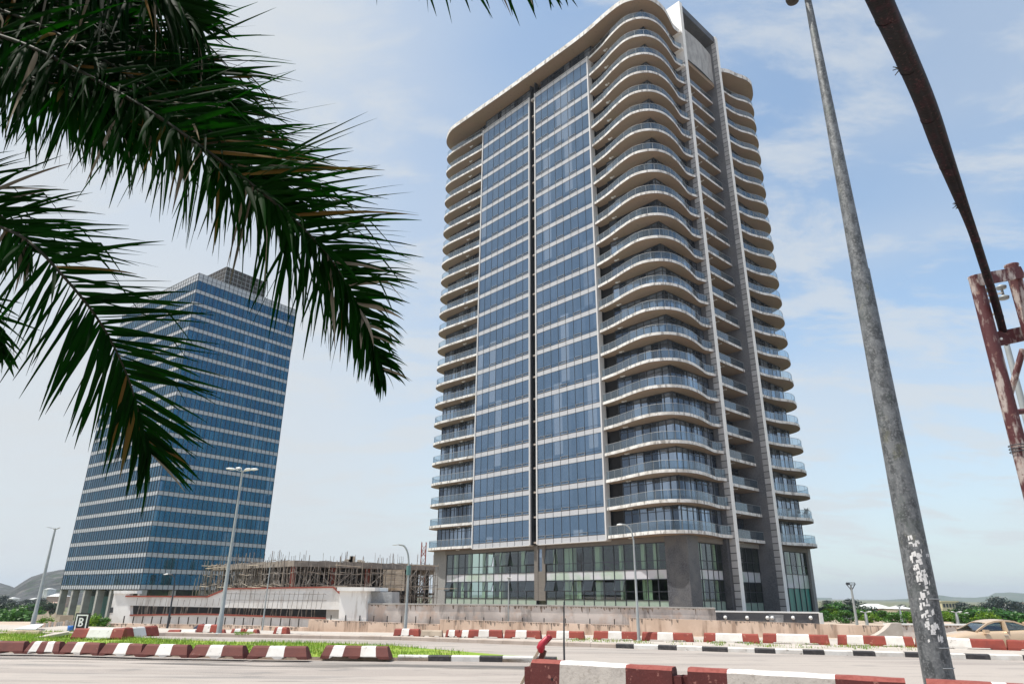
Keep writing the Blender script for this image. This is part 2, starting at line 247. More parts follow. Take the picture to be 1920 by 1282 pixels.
mat('roof_sheet', (0.62, 0.63, 0.62), 0.5, var=[(0.3, 0.4, 0.65, (0.5, 0.48, 0.45), 0.8)])
mat('roof_sage', (0.5, 0.58, 0.47), 0.5)
mat('cream_wall', (0.62, 0.54, 0.34), 0.85)
mat('pink_house', (0.5, 0.34, 0.27), 0.85)
mat('beige_house', (0.55, 0.47, 0.36), 0.85, var=[(1, 0.4, 0.6, (0.42, 0.35, 0.26), 0.7)])
mat('window_dark', (0.03, 0.035, 0.04), 0.2)
mat('gold_paint', (0.56, 0.42, 0.29), 0.25, metal=0.2)
mat('navy_paint', (0.02, 0.03, 0.06), 0.25, metal=0.2)
mat('rubber', (0.02, 0.02, 0.02), 0.8)
mat('rim_metal', (0.45, 0.45, 0.46), 0.35, metal=0.7)
mat('black_board', (0.012, 0.014, 0.018), 0.35)
mat('red_lit_top', (0.27, 0.07, 0.055), 0.85, var=[(9, 0.45, 0.62, (0.20, 0.04, 0.03), 0.8)], bump=(14, 0.4))  # paler red for barrier tops, overhead sun put into the colour
mat('white_worn_shaded', (0.40, 0.365, 0.335), 0.9, var=[(2.5, 0.42, 0.6, (0.47, 0.43, 0.39), 0.8), (14, 0.55, 0.66, (0.26, 0.23, 0.2), 0.6)], bump=(16, 0.5))  # worn white paint, darkened further as shade on the upright faces
mat('white_lit_top', (0.70, 0.68, 0.66), 0.85, var=[(8, 0.5, 0.6, (0.5, 0.46, 0.42), 0.8)])  # brighter white for barrier tops, painted as sunlit from above
mat('letter_white', (0.82, 0.82, 0.82), 0.5)
mat('blue_plastic', (0.03, 0.15, 0.45), 0.4)
mat('pot_white', (0.75, 0.75, 0.74), 0.4)
mat('ribbon_red', (0.36, 0.012, 0.03), 0.45, var=[(6, 0.5, 0.7, (0.2, 0.008, 0.015), 0.8)])
mat('stake_wood', (0.50, 0.43, 0.32), 0.8, var=[(3, 0.4, 0.65, (0.36, 0.3, 0.22), 0.8, (1, 1, 0.2))])
mat('stake_dark', (0.10, 0.035, 0.025), 0.7)
leaf_mat('leaf_dark', (0.012, 0.035, 0.012), (0.028, 0.062, 0.018), 0.25, 0.25)
leaf_mat('leaf_green', (0.025, 0.10, 0.010), (0.06, 0.17, 0.012), 0.3, 0.3)
leaf_mat('leaf_blue', (0.018, 0.032, 0.026), (0.03, 0.05, 0.035), 0.3, 0.2)
leaf_mat('leaf_bright', (0.09, 0.22, 0.010), (0.18, 0.30, 0.015), 0.6, 0.35)
leaf_mat('grass_blade', (0.14, 0.30, 0.014), (0.32, 0.38, 0.06), 1.2, 0.35)
leaf_mat('palm_leaf', (0.0015, 0.008, 0.0015), (0.004, 0.020, 0.002), 1.2, 0.13, tcol=(0.010, 0.15, 0.001), rough=0.6, brown=((0.10, 0.055, 0.015), 0.015))
leaf_mat('palm_dry', (0.26, 0.23, 0.18), (0.12, 0.09, 0.05), 1.5, 0.2, rough=0.7)
mat('palm_stem', (0.012, 0.016, 0.007), 0.6, spec=0.2, var=[(8, 0.4, 0.65, (0.03, 0.022, 0.012), 0.8)])
mat('palm_trunk', (0.24, 0.21, 0.18), 0.9, var=[(1.2, 0.4, 0.6, (0.15, 0.13, 0.11), 0.8, (0.3, 0.3, 5))], bump=(9, 0.5))

# ------------------------------------------------------------------ mesh building
class MB:
    def __init__(s): s.v = []; s.f = []; s.m = []; s.sm = []; s.mats = []
    def mi(s, m):
        m = M[m] if isinstance(m, str) else m
        if m not in s.mats: s.mats.append(m)
        return s.mats.index(m)
    def add(s, verts, faces, m, smooth=False):
        o = len(s.v); s.v += [tuple(v) for v in verts]; k = s.mi(m)
        for f in faces: s.f.append([o + i for i in f]); s.m.append(k); s.sm.append(smooth)
    def box(s, x0, x1, y0, y1, z0, z1, m, T=None):
        v = [(x, y, z) for z in (z0, z1) for y in (y0, y1) for x in (x0, x1)]
        if T is not None: v = [T @ Vector(p) for p in v]
        s.add(v, [(0, 2, 3, 1), (4, 5, 7, 6), (0, 1, 5, 4), (2, 6, 7, 3), (0, 4, 6, 2), (1, 3, 7, 5)], m)
    def bar(s, a, b, w, h, m, up=(0, 0, 1)):
        a, b = Vector(a), Vector(b); d = (b - a); L = d.length
        if L < 1e-6: return
        d /= L; u = Vector(up)
        if abs(d.dot(u)) > 0.98: u = Vector((1, 0, 0))
        x = d.cross(u).normalized(); y = x.cross(d)
        v = []
        for p in (a, b):
            for i, j in ((-1, -1), (1, -1), (1, 1), (-1, 1)): v.append(p + x * (w / 2 * i) + y * (h / 2 * j))
        s.add(v, [(0, 1, 2, 3), (7, 6, 5, 4), (0, 4, 5, 1), (1, 5, 6, 2), (2, 6, 7, 3), (3, 7, 4, 0)], m)
    def tube(s, pts, rads, m, n=10, caps=True, smooth=True):
        pts = [Vector(p) for p in pts]; k = len(pts)
        if isinstance(rads, (int, float)): rads = [rads] * k
        t0 = (pts[1] - pts[0]).normalized(); u = Vector((0, 0, 1)) if abs(t0.z) < 0.9 else Vector((1, 0, 0))
        x = t0.cross(u).normalized(); vs = []
        for i, p in enumerate(pts):
            t = (pts[min(i + 1, k - 1)] - pts[max(i - 1, 0)]).normalized()
            x = (x - t * x.dot(t)).normalized(); y = t.cross(x)
            for j in range(n):
                a = 2 * pi * j / n; vs.append(p + (x * cos(a) + y * sin(a)) * rads[i])
        fs = [(i * n + j, i * n + (j + 1) % n, (i + 1) * n + (j + 1) % n, (i + 1) * n + j) for i in range(k - 1) for j in range(n)]
        s.add(vs, fs, m, smooth)
        if caps: s.add(vs[:n], [tuple(range(n))[::-1]], m); s.add(vs[-n:], [tuple(range(n))], m)
    def prism(s, poly, z0, z1, m, mside=None, mbot=None, smooth=False):
        n = len(poly); a = [(x, y, z0) for x, y in poly]; b = [(x, y, z1) for x, y in poly]
        s.add(b, [tuple(range(n))], m); s.add(a, [tuple(range(n))[::-1]], mbot or m)
        s.add(a + b, [(i, (i + 1) % n, n + (i + 1) % n, n + i) for i in range(n)], mside or m, smooth)
    def ribbon(s, path, z0, z1, m, smooth=True):
        n = len(path); v = [(x, y, z0) for x, y in path] + [(x, y, z1) for x, y in path]
        s.add(v, [(i, i + 1, n + i + 1, n + i) for i in range(n - 1)], m, smooth)
    def lathe(s, prof, m, n=16, T=None):
        vs = [(r * cos(2 * pi * j / n), r * sin(2 * pi * j / n), z) for r, z in prof for j in range(n)]
        if T is not None: vs = [T @ Vector(p) for p in vs]
        k = len(prof)
        s.add(vs, [(i * n + j, i * n + (j + 1) % n, (i + 1) * n + (j + 1) % n, (i + 1) * n + j) for i in range(k - 1) for j in range(n)], m, True)
    def mesh(s, name):
        me = bpy.data.meshes.new(name); me.from_pydata(s.v, [], s.f)
        for m in s.mats: me.materials.append(m)
        me.polygons.foreach_set('material_index', s.m); me.polygons.foreach_set('use_smooth', s.sm); me.update(); return me
    def build(s, name, parent=None, loc=(0, 0, 0), rz=0.0):
        o = bpy.data.objects.new(name, s.mesh(name)); COL.objects.link(o); o.location = loc; o.rotation_euler = (0, 0, rz)
        if parent: o.parent = parent
        return o

def tag(o, label=None, cat=None, group=None, kind=None):
    if label: o['label'] = label
    if cat: o['category'] = cat
    if group: o['group'] = group
    if kind: o['kind'] = kind
    return o
def empty(name, loc=(0, 0, 0), rz=0.0, label=None, cat=None, group=None):
    o = bpy.data.objects.new(name, None); COL.objects.link(o); o.location = loc; o.rotation_euler = (0, 0, rz); o.empty_display_size = 0.3
    return tag(o, label, cat, group)
KIDS = {}
def copy_tree(o, loc=None, rz=None, label=None, parent=None, scale=None):
    c = o.copy(); COL.objects.link(c)
    if parent is not None: c.parent = parent
    for ch in list(o.children): copy_tree(ch, parent=c)
    if loc is not None: c.location = loc
    if rz is not None: c.rotation_euler = (0, 0, rz)
    if scale is not None: c.scale = scale if hasattr(scale, '__len__') else (scale,) * 3
    if label: c['label'] = label
    return c
def structure(mb, name): return tag(mb.build(name), kind='structure')
def catmull(P, n=6, closed=False):
    out = []; k = len(P)
    for i in range(k - 1):
        p0, p1, p2, p3 = (Vector(P[max(i - 1, 0)]), Vector(P[i]), Vector(P[i + 1]), Vector(P[min(i + 2, k - 1)]))
        for j in range(n):
            t = j / n
            out.append(0.5 * ((2 * p1) + (p2 - p0) * t + (2 * p0 - 5 * p1 + 4 * p2 - p3) * t * t + (3 * p1 - p0 - 3 * p2 + p3) * t ** 3))
    out.append(Vector(P[-1])); return out
def offset(path, d):
    out = []; n = len(path)
    for i in range(n):
        a, b = Vector(path[max(i - 1, 0)]), Vector(path[min(i + 1, n - 1)]); t = (b - a).normalized()
        out.append((path[i][0] - t.y * d, path[i][1] + t.x * d))
    return out
def smooth01(a, b, x):
    t = min(1, max(0, (x - a) / (b - a))); return t * t * (3 - 2 * t)
ORD = ['first', 'second', 'third', 'fourth', 'fifth', 'sixth', 'seventh', 'eighth', 'ninth', 'tenth', 'eleventh', 'twelfth', 'thirteenth', 'fourteenth', 'fifteenth',
       'sixteenth', 'seventeenth', 'eighteenth', 'nineteenth', 'twentieth', 'twenty-first', 'twenty-second', 'twenty-third', 'twenty-fourth', 'twenty-fifth', 'twenty-sixth',
       'twenty-seventh', 'twenty-eighth', 'twenty-ninth', 'thirtieth'] + ['%d-th' % i for i in range(31, 80)]
# ------------------------------------------------------------------ ground, roads, island, verge
def row_y(x): return 36.1 - 0.262 * x
def ground_z(x, y):
    d = -0.35 * smooth01(0.9, 2.6, y - row_y(x))
    s = smooth01(62, 105, y) * max(smooth01(-25, -50, x), smooth01(48, 75, x))
    s = max(s, smooth01(150, 200, y))
    return d - 6 * s
def spread(a, b, step, far, f=1.45):
    c = []; v = a
    while v <= b + 1e-6: c.append(v); v += step
    d = step; v = b
    while v < far: d *= f; v += d; c.append(v)
    return c
xs = sorted(set([-v for v in spread(0, 90, 5, 5200)] + spread(0, 90, 5, 5200)))
ys = [-900, -300, -100, -40, -10, 0, 10, 20] + [22 + i for i in range(34)] + spread(57, 215, 5, 5200)
b = MB(); V = [(x, y, ground_z(x, y) - 0.012) for y in ys for x in xs]; nx = len(xs)
near_f, far_f = [], []
for j in range(len(ys) - 1):
    for i in range(nx - 1):
        f = (j * nx + i, j * nx + i + 1, (j + 1) * nx + i + 1, (j + 1) * nx + i)
        cx, cy = (xs[i] + xs[i + 1]) / 2, (ys[j] + ys[j + 1]) / 2
        (near_f if cy < 66 or (-25 < cx < 50 and cy < 150) else far_f).append(f)
b.add(V, near_f, 'soil', True); b.add(V, far_f, 'far_land', True); structure(b, 'ground')

KERB = [Vector((-90, 34.5, 0)), Vector((-40, 32.6, 0))] + [G(x, y) for x, y in ((300, 1191.5), (500, 1195), (755, 1199.5), (933, 1206.5), (1133, 1213.5), (1340, 1221), (1480, 1225.5), (1709, 1231.5), (1920, 1238))]
d = (KERB[-1] - KERB[-3]).normalized(); KERB += [KERB[-1] + d * 25, KERB[-1] + d * 60]
kp = [(p.x, p.y) for p in KERB]
b = MB(); n = len(kp)
b.add([(x, -60, 0.0) for x, y in kp] + [(x, y, 0.0) for x, y in kp], [(i, i + 1, n + i + 1, n + i) for i in range(n - 1)], 'asphalt'); structure(b, 'road')
STN = [[(-60, 1229, 1236), (0, 1231, 1238), (200, 1234.5, 1241.5), (400, 1238.5, 1247), (700, 1243, 1253), (960, 1247, 1256), (1180, 1250, 1258)]]
b = MB(); lo = [G(x, y1, .004) for x, y0, y1 in STN[0]]; hi = [G(x, y0, .004) for x, y0, y1 in STN[0]]; n = len(lo)
b.add(lo + hi, [(i, i + 1, n + i + 1, n + i) for i in range(n - 1)], 'road_grime'); structure(b, 'road_gutter_stain'); n = len(kp)
# verge behind the kerb, up to the barrier row
b = MB(); inner = offset(kp, 0.3); outer = [(x, row_y(x) + 0.8) for x, y in kp]
b.add([(x, y, 0.12) for x, y in inner] + [(x, max(y, inner[i][1] + 0.5), 0.12) for i, (x, y) in enumerate(outer)], [(i, i + 1, n + i + 1, n + i) for i in range(n - 1)], 'paving')
b.add([(x, max(y, inner[i][1] + 0.5), 0.12) for i, (x, y) in enumerate(outer)] + [(x, max(y, inner[i][1] + 0.5) + 0.5, -0.05) for i, (x, y) in enumerate(outer)], [(i, i + 1, n + i + 1, n + i) for i in range(n - 1)], 'paving'); structure(b, 'verge')
# kerb stones: plain to the left, painted white and black to the right
def kerb_run(b, path, w, h, pick, top=None):
    L = 0; pts = []
    for i in range(len(path) - 1):
        a, c = Vector(path[i]), Vector(path[i + 1]); d = (c - a).length; t = 0
        while t < d:
            pts.append((a + (c - a) * (t / d), L + t)); t += 0.25
        L += d
    acc = 0; i = 0
    while i < len(pts) - 1:
        m, ln = pick(pts[i][0], acc); acc += 1; j = i
        while j < len(pts) - 1 and pts[j][1] - pts[i][1] < ln: j += 1
        a, c = pts[i][0], pts[j][0]; t = (c - a).normalized(); nrm = Vector((-t.y, t.x)); a2 = a + t * 0.006; c2 = c - t * 0.006; e = R.uniform(-.006, .006)
        pro = 0.012 if m == 'kerb_black' else 0.0
        q = [a2 - nrm * pro, c2 - nrm * pro, c2 + nrm * w, a2 + nrm * w]
        q2 = [a2 + nrm * 0.03, c2 + nrm * 0.03, c2 + nrm * w, a2 + nrm * w]
        vs = [(p.x, p.y, 0.0) for p in q] + [(p.x, p.y, h - 0.03 + e) for p in q] + [(p.x, p.y, h + e) for p in q2]
        b.add(vs, [(0, 1, 5, 4), (1, 2, 6, 5), (2, 3, 7, 6), (3, 0, 4, 7), (4, 5, 9, 8), (5, 6, 10, 9), (7, 4, 8, 11), (6, 7, 11, 10), (8, 9, 10, 11)], m)
        i = j
x_paint = G(1133, 1213).x
b = MB(); kerb_run(b, kp, 0.3, 0.17, lambda p, k: ('kerb_stone', 1.0) if p.x < x_paint else (('kerb_black', 0.75) if k % 2 else ('kerb_white', 0.95))); structure(b, 'far_kerb')
# grass island between the carriageways
FRONT = [(-120, 1219.5), (0, 1222.5), (180, 1227), (320, 1231), (460, 1235), (600, 1237), (745, 1238)]
BACK = [(940, 1232.5), (860, 1225.5), (800, 1220.5), (735, 1214.5), (600, 1209), (420, 1206.5), (330, 1203.5), (235, 1198), (190, 1190.5), (130, 1188), (0, 1187), (-120, 1186)]
KI = [(745, 1238), (870, 1239.5), (1000, 1241.5), (1045, 1242.3)]
isl = [G(x, y) for x, y in FRONT + KI[1:]] + [G(1045, 1238)] + [G(x, y) for x, y in BACK]
isl = [(p.x, p.y) for p in isl]
b = MB(); b.prism(isl, -0.02, 0.10, 'turf_base', mside='soil'); structure(b, 'grass_island')
b = MB(); kerb_run(b, [(G(x, y).x, G(x, y).y) for x, y in KI], 0.28, 0.17, lambda p, k: ('kerb_black', 0.62) if k % 2 else ('kerb_white', 0.8)); structure(b, 'near_kerb')
def inside(x, y, poly):
    c = False; j = len(poly) - 1
    for i in range(len(poly)):
        if (poly[i][1] > y) != (poly[j][1] > y) and x < (poly[j][0] - poly[i][0]) * (y - poly[i][1]) / (poly[j][1] - poly[i][1]) + poly[i][0]: c = not c
        j = i
    return c
def blades(b, n, poly, z, hmin, hmax, w, m='grass_blade', keep=None):
    x0, x1 = min(p[0] for p in poly), max(p[0] for p in poly); y0, y1 = min(p[1] for p in poly), max(p[1] for p in poly)
    V, Fc = [], []
    for _ in range(n):
        x, y = R.uniform(x0, x1), R.uniform(y0, y1)
        if not inside(x, y, poly): continue
        if keep and not keep(x, y): continue
        a = R.uniform(0, 2 * pi); h = R.uniform(hmin, hmax); dx, dy = cos(a) * w, sin(a) * w; lx, ly = R.gauss(0, h * 0.35), R.gauss(0, h * 0.35); k = len(V)
        V += [(x - dx, y - dy, z), (x + dx, y + dy, z), (x + dx * .6 + lx * .5, y + dy * .6 + ly * .5, z + h * .6), (x - dx * .6 + lx * .5, y - dy * .6 + ly * .5, z + h * .6), (x + lx, y + ly, z + h)]
        Fc += [(k, k + 1, k + 2, k + 3), (k + 3, k + 2, k + 4)]
    b.add(V, Fc, m)
XT = G(700, 1230).x
def patchy(x, y): return noise.noise(Vector((x * 0.5, y * 0.5, 0))) > -0.32 and (x < XT or R.random() > (x - XT) / 4.2) and noise.noise(Vector((x * 1.7, y * 1.7, 3))) > -0.42
b = MB(); blades(b, 52000, isl, 0.09, 0.05, 0.17, 0.012, keep=patchy)
strip = [(G(x, y, .12).x, G(x, y, .12).y) for x, y in ((1060, 1203), (1300, 1209), (1560, 1216), (1720, 1219), (1720, 1208), (1560, 1204), (1300, 1199), (1060, 1194))]
blades(b, 7000, strip, 0.12, 0.04, 0.14, 0.012, keep=lambda x, y: noise.noise(Vector((x * 0.8, y * 0.8, 4))) > 0.0)
sp = [(G(x, y, .12).x, G(x, y, .12).y) for x, y in ((440, 1189.5), (475, 1189.5), (475, 1186), (440, 1186))]
blades(b, 1500, sp, 0.12, 0.04, 0.14, 0.012)
tag(b.build('grass'), 'bright green grass growing on the road island and verge', 'grass', kind='stuff')
# far carriageway at the foot of the walls
b = MB(); X = [-60 + 5 * i for i in range(31)]
pts0 = [(x, row_y(x) + 3.0) for x in X]; pts1 = [(x, 48 - 0.12 * x) for x in X]; n = len(X)
b.add([(x, y, -0.345) for x, y in pts0] + [(x, y, -0.345) for x, y in pts1], [(i, i + 1, n + i + 1, n + i) for i in range(n - 1)], 'paving'); structure(b, 'far_road')

# ------------------------------------------------------------------ painted concrete barriers
def barrier_mesh(L, h, segs, bw, tw, slope=0.09, tongue=False, tilt=0.0, tops=None):
    """Barrier lying along x from 0 to L; segs = [(fraction, material)] painted bands; raised between two feet."""
    b = MB(); tot = sum(f for f, _ in segs); u0 = 0.0
    prof = [(-bw, 0), (-bw, .22 * h), (-tw - .02, h - .05), (-tw + .03, h), (tw - .03, h), (tw + .02, h - .05), (bw, .22 * h), (bw, 0)]
    n = len(prof)
    def ring(u):
        x = u * L; out = []
        for k, (y, z) in enumerate(prof):
            e = slope * (z / h); xx = e + x * (L - 2 * e) / L
            if k in (0, n - 1) and (0.16 < u < 0.42 or 0.58 < u < 0.84): z = 0.06
            j = 0.006 * noise.noise(Vector((xx * 3, y * 5 + k, z * 5 + L)))
            chip = 0.02 * max(0, noise.noise(Vector((xx * 7, k * 3.1, L * 9))) - 0.25) if k in (3, 4) else 0
            out.append((xx, y + j, z + j - chip + tilt * 0))
        return out
    for f, m in segs:
        u1 = u0 + f / tot; ns = max(3, int((u1 - u0) * L / 0.09)); vs = []
        for i in range(ns + 1): vs += ring(u0 + (u1 - u0) * i / ns)
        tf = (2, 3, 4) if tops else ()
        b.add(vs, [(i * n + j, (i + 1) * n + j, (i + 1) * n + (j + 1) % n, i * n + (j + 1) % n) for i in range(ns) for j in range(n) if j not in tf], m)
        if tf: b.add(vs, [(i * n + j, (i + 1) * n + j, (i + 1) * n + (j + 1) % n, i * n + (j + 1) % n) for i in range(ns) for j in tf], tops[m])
        if u0 == 0: b.add(ring(0), [tuple(range(n))], m)
        if u1 > 0.999: b.add(ring(1), [tuple(range(n))[::-1]], m)
        u0 = u1
    if tongue:
        b.box(-0.13, 0.02, -tw, tw, 0.1, h - 0.13, segs[0][1]); b.box(L - 0.02, L + 0.13, -tw, tw, 0.1, h - 0.13, segs[-1][1])
        for u in (0.17, 0.83): b.tube([(u * L, -tw - .045, h - .30), (u * L, -tw - .02, h - .30)], 0.022, 'void', 8)
    return b
def barrier(a, c, h, segs, label, group, bw=0.24, tw=0.12, slope=0.09, tongue=False, back=0.0, roll=0.0, tops=None):
    a, c = Vector(a), Vector(c); d = c - a; L = hypot(d.x, d.y)
    b = barrier_mesh(L, h, segs, bw, tw, slope, tongue, 0, tops); t = d.normalized(); nrm = Vector((-t.y, t.x, 0))
    o = b.build('road_barrier', loc=a + nrm * (bw + back)); o.rotation_euler = (roll, -math.atan2(d.z, L), math.atan2(d.y, d.x))
    o.rotation_euler.z += R.uniform(-.018, .018); o.location += nrm * R.uniform(-.03, .03)
    return tag(o, label, 'barrier', group)
r_, w_ = 'barrier_maroon', 'barrier_white'
LEFT = [(-62, 42, 1221.5, 1222.5, [(1, w_), (1.2, r_)], 'cut off by the photo edge'), (42, 109, 1222.5, 1223.5, [(.55, r_), (1, w_), (1, r_), (1, w_), (.8, r_)], 'with two white bands on maroon'),
        (109, 183, 1223.5, 1226, [(1.3, r_), (1, w_), (1.9, r_)], 'with a narrow white band off centre'), (183, 263, 1226, 1228.5, [(1.1, r_), (1, w_), (1.2, r_)], 'with grass tufts covering its left foot'),
        (261, 352, 1228.5, 1230, [(1, r_), (1, w_), (1.1, r_)], 'butting closely against the barrier before it'), (353, 456, 1230, 1232, [(1, r_), (.9, w_), (1.3, r_)], 'with deep grass along its foot'),
        (462, 576, 1232, 1233.5, [(1, r_), (.95, w_), (1.25, r_)], 'with a chipped right end, before the wide gap'), (600, 731, 1231, 1233, [(.6, r_), (.85, w_), (1.2, r_), (1.05, w_), (.85, r_)], 'with five painted bands, before the painted kerb')]
for i, (x0, x1, y0, y1, sg, tx) in enumerate(LEFT):
    barrier(G(x0, y0 + 2.5, .07), G(x1, y1 + 2.5, .07), 0.375, sg, 'low maroon barrier on the grass island, ' + tx, 'maroon and white barriers on the grass island', slope=0.13)
r_ = 'barrier_brick'
MID = [(737, 785, 1192, 1193, [(1, r_), (1, w_), (1.3, r_)], 'standing alone by the foot of the curved lamp post', 0.34), (788, 829, 1193.5, 1194, [(1, 'bare_concrete')], 'stripped of paint to bare concrete', .30),
       (834, 861, 1194, 1194.5, [(.4, r_), (1, w_), (.7, r_)], 'short and shoved askew beside the bare one', .32), (859, 879, 1194.6, 1195, [(.4, r_), (1, w_)], 'short stub, mostly white', .32),
       (877, 942, 1195, 1196, [(1, r_), (1, w_), (1.3, r_)], 'directly right of the white stub', .36), (945, 1014, 1196, 1197.5, [(1, r_), (1, w_), (1.25, r_)], 'seen just left of the red ribboned stake', .36),
       (1023, 1096, 1197.5, 1199, [(.9, r_), (1.1, w_), (1.3, r_)], 'seen behind the thin black rod', .36), (1112, 1200, 1198.5, 1200.5, [(1.1, r_), (1, w_), (1.3, r_)], 'at the foot of the round headed lamp post', .37),
       (1203, 1301, 1200.5, 1203, [(1.2, r_), (1.2, w_), (1.5, r_)], 'directly right of the round headed lamp post', .37), (1319, 1425, 1203, 1206, [(.9, r_), (2, w_), (1.2, r_)], 'with a double white middle, below the granite wall', .38),
       (1430, 1557, 1205, 1209, [(1.1, r_), (2.6, w_), (1.5, r_)], 'with a very long white middle', .40), (1571, 1717, 1208.5, 1213, [(.8, r_), (1.4, w_), (1.9, r_), (1.5, w_), (.8, r_)], 'with two white bands, left of the mast', .40),
       (1718, 1889, 1213, 1218.5, [(1, r_), (1, w_), (1.2, r_)], 'partly hidden by the galvanised mast', .385), (1891, 2060, 1218.5, 1224, [(1.8, r_), (1, w_), (1.2, r_)], 'below the golden car, cut off by the edge', .385)]
for x0, x1, y0, y1, sg, tx, h in MID:
    barrier(G(x0, y0, .12), G(x1, y1, .12), h, sg, 'brick red barrier on the verge, ' + tx, 'brick red and white barriers on the verge', bw=0.2, tw=0.13, slope=0.05)
FAR = [(366, 405, 1186.5, 1187.5, .42, [(1, r_), (1, w_), (1, r_)], 'upright at the foot of the four headed lamp'), (405, 421, 1187.5, 1187.5, .2, [(1, r_)], 'broken red piece right of the tall lamp post'),
       (432, 458, 1187, 1187, .22, [(.5, r_), (1, w_), (.6, r_)], 'sunken low, left of the grass patch'), (456, 482, 1187, 1187.3, .2, [(.4, r_), (1, w_), (.6, r_)], 'sunken behind the grass patch'),
       (511, 537, 1189, 1189.5, .34, [(.6, r_), (1, w_), (1, r_)], 'standing alone below the white unfinished building'), (337, 366, 1187, 1187, .16, [(1, w_)], 'white piece lying flat on the paving'), (312, 337, 1186.5, 1186.5, .16, [(1, r_)], 'red piece lying flat on the paving')]
for x0, x1, y0, y1, h, sg, tx in FAR:
    barrier(G(x0, y0, .12), G(x1, y1, .12), h, sg, 'small barrier by the side road, ' + tx, 'scattered barriers behind the side road', bw=0.2, tw=0.13, slope=0.06)
b1 = [(132, 228, 1198.5, 1199, [(1, r_), (1.6, w_), (.8, r_)], 'jersey barrier in front of the letter board, with a white middle'), (221, 301, 1198.5, 1191.5, [(1.25, r_), (1, w_), (1.1, r_)], 'jersey barrier angled away from the letter board towards the side road')]
for x0, x1, y0, y1, sg, tx in b1:
    barrier(G(x0, y0, .09), G(x1, y1, .09), 0.45, sg, 'red and white ' + tx, 'jersey barriers by the letter board', bw=0.25, tw=0.1, slope=0.03)
r_ = 'barrier_red'; w_ = 'white_worn_shaded'; a_ = 1.1
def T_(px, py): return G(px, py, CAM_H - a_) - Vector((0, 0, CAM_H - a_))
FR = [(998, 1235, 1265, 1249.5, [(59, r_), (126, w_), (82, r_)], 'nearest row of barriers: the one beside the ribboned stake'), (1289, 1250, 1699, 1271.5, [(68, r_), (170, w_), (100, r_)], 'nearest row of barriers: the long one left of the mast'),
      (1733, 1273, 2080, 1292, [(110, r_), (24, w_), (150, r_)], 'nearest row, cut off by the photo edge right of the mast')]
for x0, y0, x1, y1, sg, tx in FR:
    barrier(T_(x0, y0), T_(x1, y1), CAM_H - a_, sg, 'tall dark red barrier, ' + tx, 'tall barriers in the nearest row', bw=0.2, tw=0.13, slope=0.02, tongue=True, back=-0.13, tops={'barrier_red': 'red_lit_top', 'white_worn_shaded': 'white_lit_top'})  # dark faces and pale tops: light from above painted into the colours
# ------------------------------------------------------------------ the curved-balcony tower
TY = radians(-47.01); Z0, HS, LV = 9.02, 3.6, 22
T = empty('residential_tower', (-6.07, 111.79, 0), TY, 'tall residential tower with wavy white balconies and two blue glass walls', 'tower')
PR = catmull([(27.62, .02), (30.6, -.52), (33.9, -1.4), (36.6, -1.75), (38.5, -1.1), (39.75, .2), (40.3, 2), (40.24, 4.15), (39.85, 6.3), (39.5, 7.9), (39.62, 9.0), (39.9, 9.86)], 5)
PL = catmull([(-11.6, 10), (-11.9, 8), (-12.45, 5.8), (-12.9, 3.7), (-12.9, 2.2), (-12.4, .8), (-11.4, -.2), (-9.6, -.55), (-7.6, -.5), (-4.4, -.25), (-.18, .1)], 5)
PB = catmull([(38.9, 22.25), (39.35, 24), (39.6, 26), (40.0, 27.6), (40.6, 29), (41.0, 30.6), (40.75, 32.2), (40.1, 33.7), (39.1, 34.8), (37.7, 35.5), (36, 35.8), (33, 35.9)], 5)
PM = [Vector(p) for p in ((38.3, 10.75), (38.3, 21.38))]
def xy(P): return [(p[0], p[1]) for p in P]
def window_wall(b, path, z0, z1, step, glass='balcony_glass'):
    """Floor to ceiling glazing along a straight-sided path with mullions and transoms."""
    for i in range(len(path) - 1):
        a, c = Vector(path[i]), Vector(path[i + 1]); L = (c - a).length; t = (c - a) / L; nrm = Vector((t.y, -t.x))
        b.add([(a.x, a.y, z0), (c.x, c.y, z0), (c.x, c.y, z1), (a.x, a.y, z1)], [(0, 1, 2, 3)], glass)
        k = max(1, round(L / step))
        for j in range(k + 1):
            p = a + t * (L * j / k) + nrm * 0.02; wd = 0.075 if j % 3 else 0.12
            b.bar((p.x, p.y, z0), (p.x, p.y, z1), wd, 0.1, 'dark_metal', up=(t.x, t.y, 0))
        for zz_, h in ((z1 - 0.62, 0.07), (z1 - 0.06, 0.12), (z0 + 0.05, 0.10)):
            b.bar((a.x + nrm.x * .02, a.y + nrm.y * .02, zz_), (c.x + nrm.x * .02, c.y + nrm.y * .02, zz_), 0.09, h, 'dark_metal')
def slab(path, back, lamp=None):
    p = xy(path); b = MB()
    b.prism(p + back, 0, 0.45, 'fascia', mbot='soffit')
    r = offset(p, -0.012) if True else p
    b.ribbon(r, -0.012, 0.05, 'drip'); r2 = offset(p, -0.02); b.ribbon(r2, 0.05, 0.452, 'fascia')
    n = len(r); b.add([(x, y, .452) for x, y in r2] + [(x, y, .452) for x, y in offset(p, 0.05)], [(i, i + 1, n + i + 1, n + i) for i in range(n - 1)], 'fascia')
    return b
def rail(path, d):
    p = offset(xy(path), d); g = MB(); h = MB()
    acc = 0; last = 0; n = len(p); seg = [0]
    for i in range(1, n):
        acc += hypot(p[i][0] - p[i - 1][0], p[i][1] - p[i - 1][1])
        if acc - last > 1.25: seg.append(i); last = acc
    if seg[-1] != n - 1: seg.append(n - 1)
    g.ribbon(p, 0.47, 1.55, 'rail_glass')
    for i in seg: h.bar((p[i][0], p[i][1], .45), (p[i][0], p[i][1], 1.55), .025, .025, 'grey_metal')
    h.tube([(x, y, 1.57) for x, y in p], 0.028, 'grey_metal', 5)
    return g, h
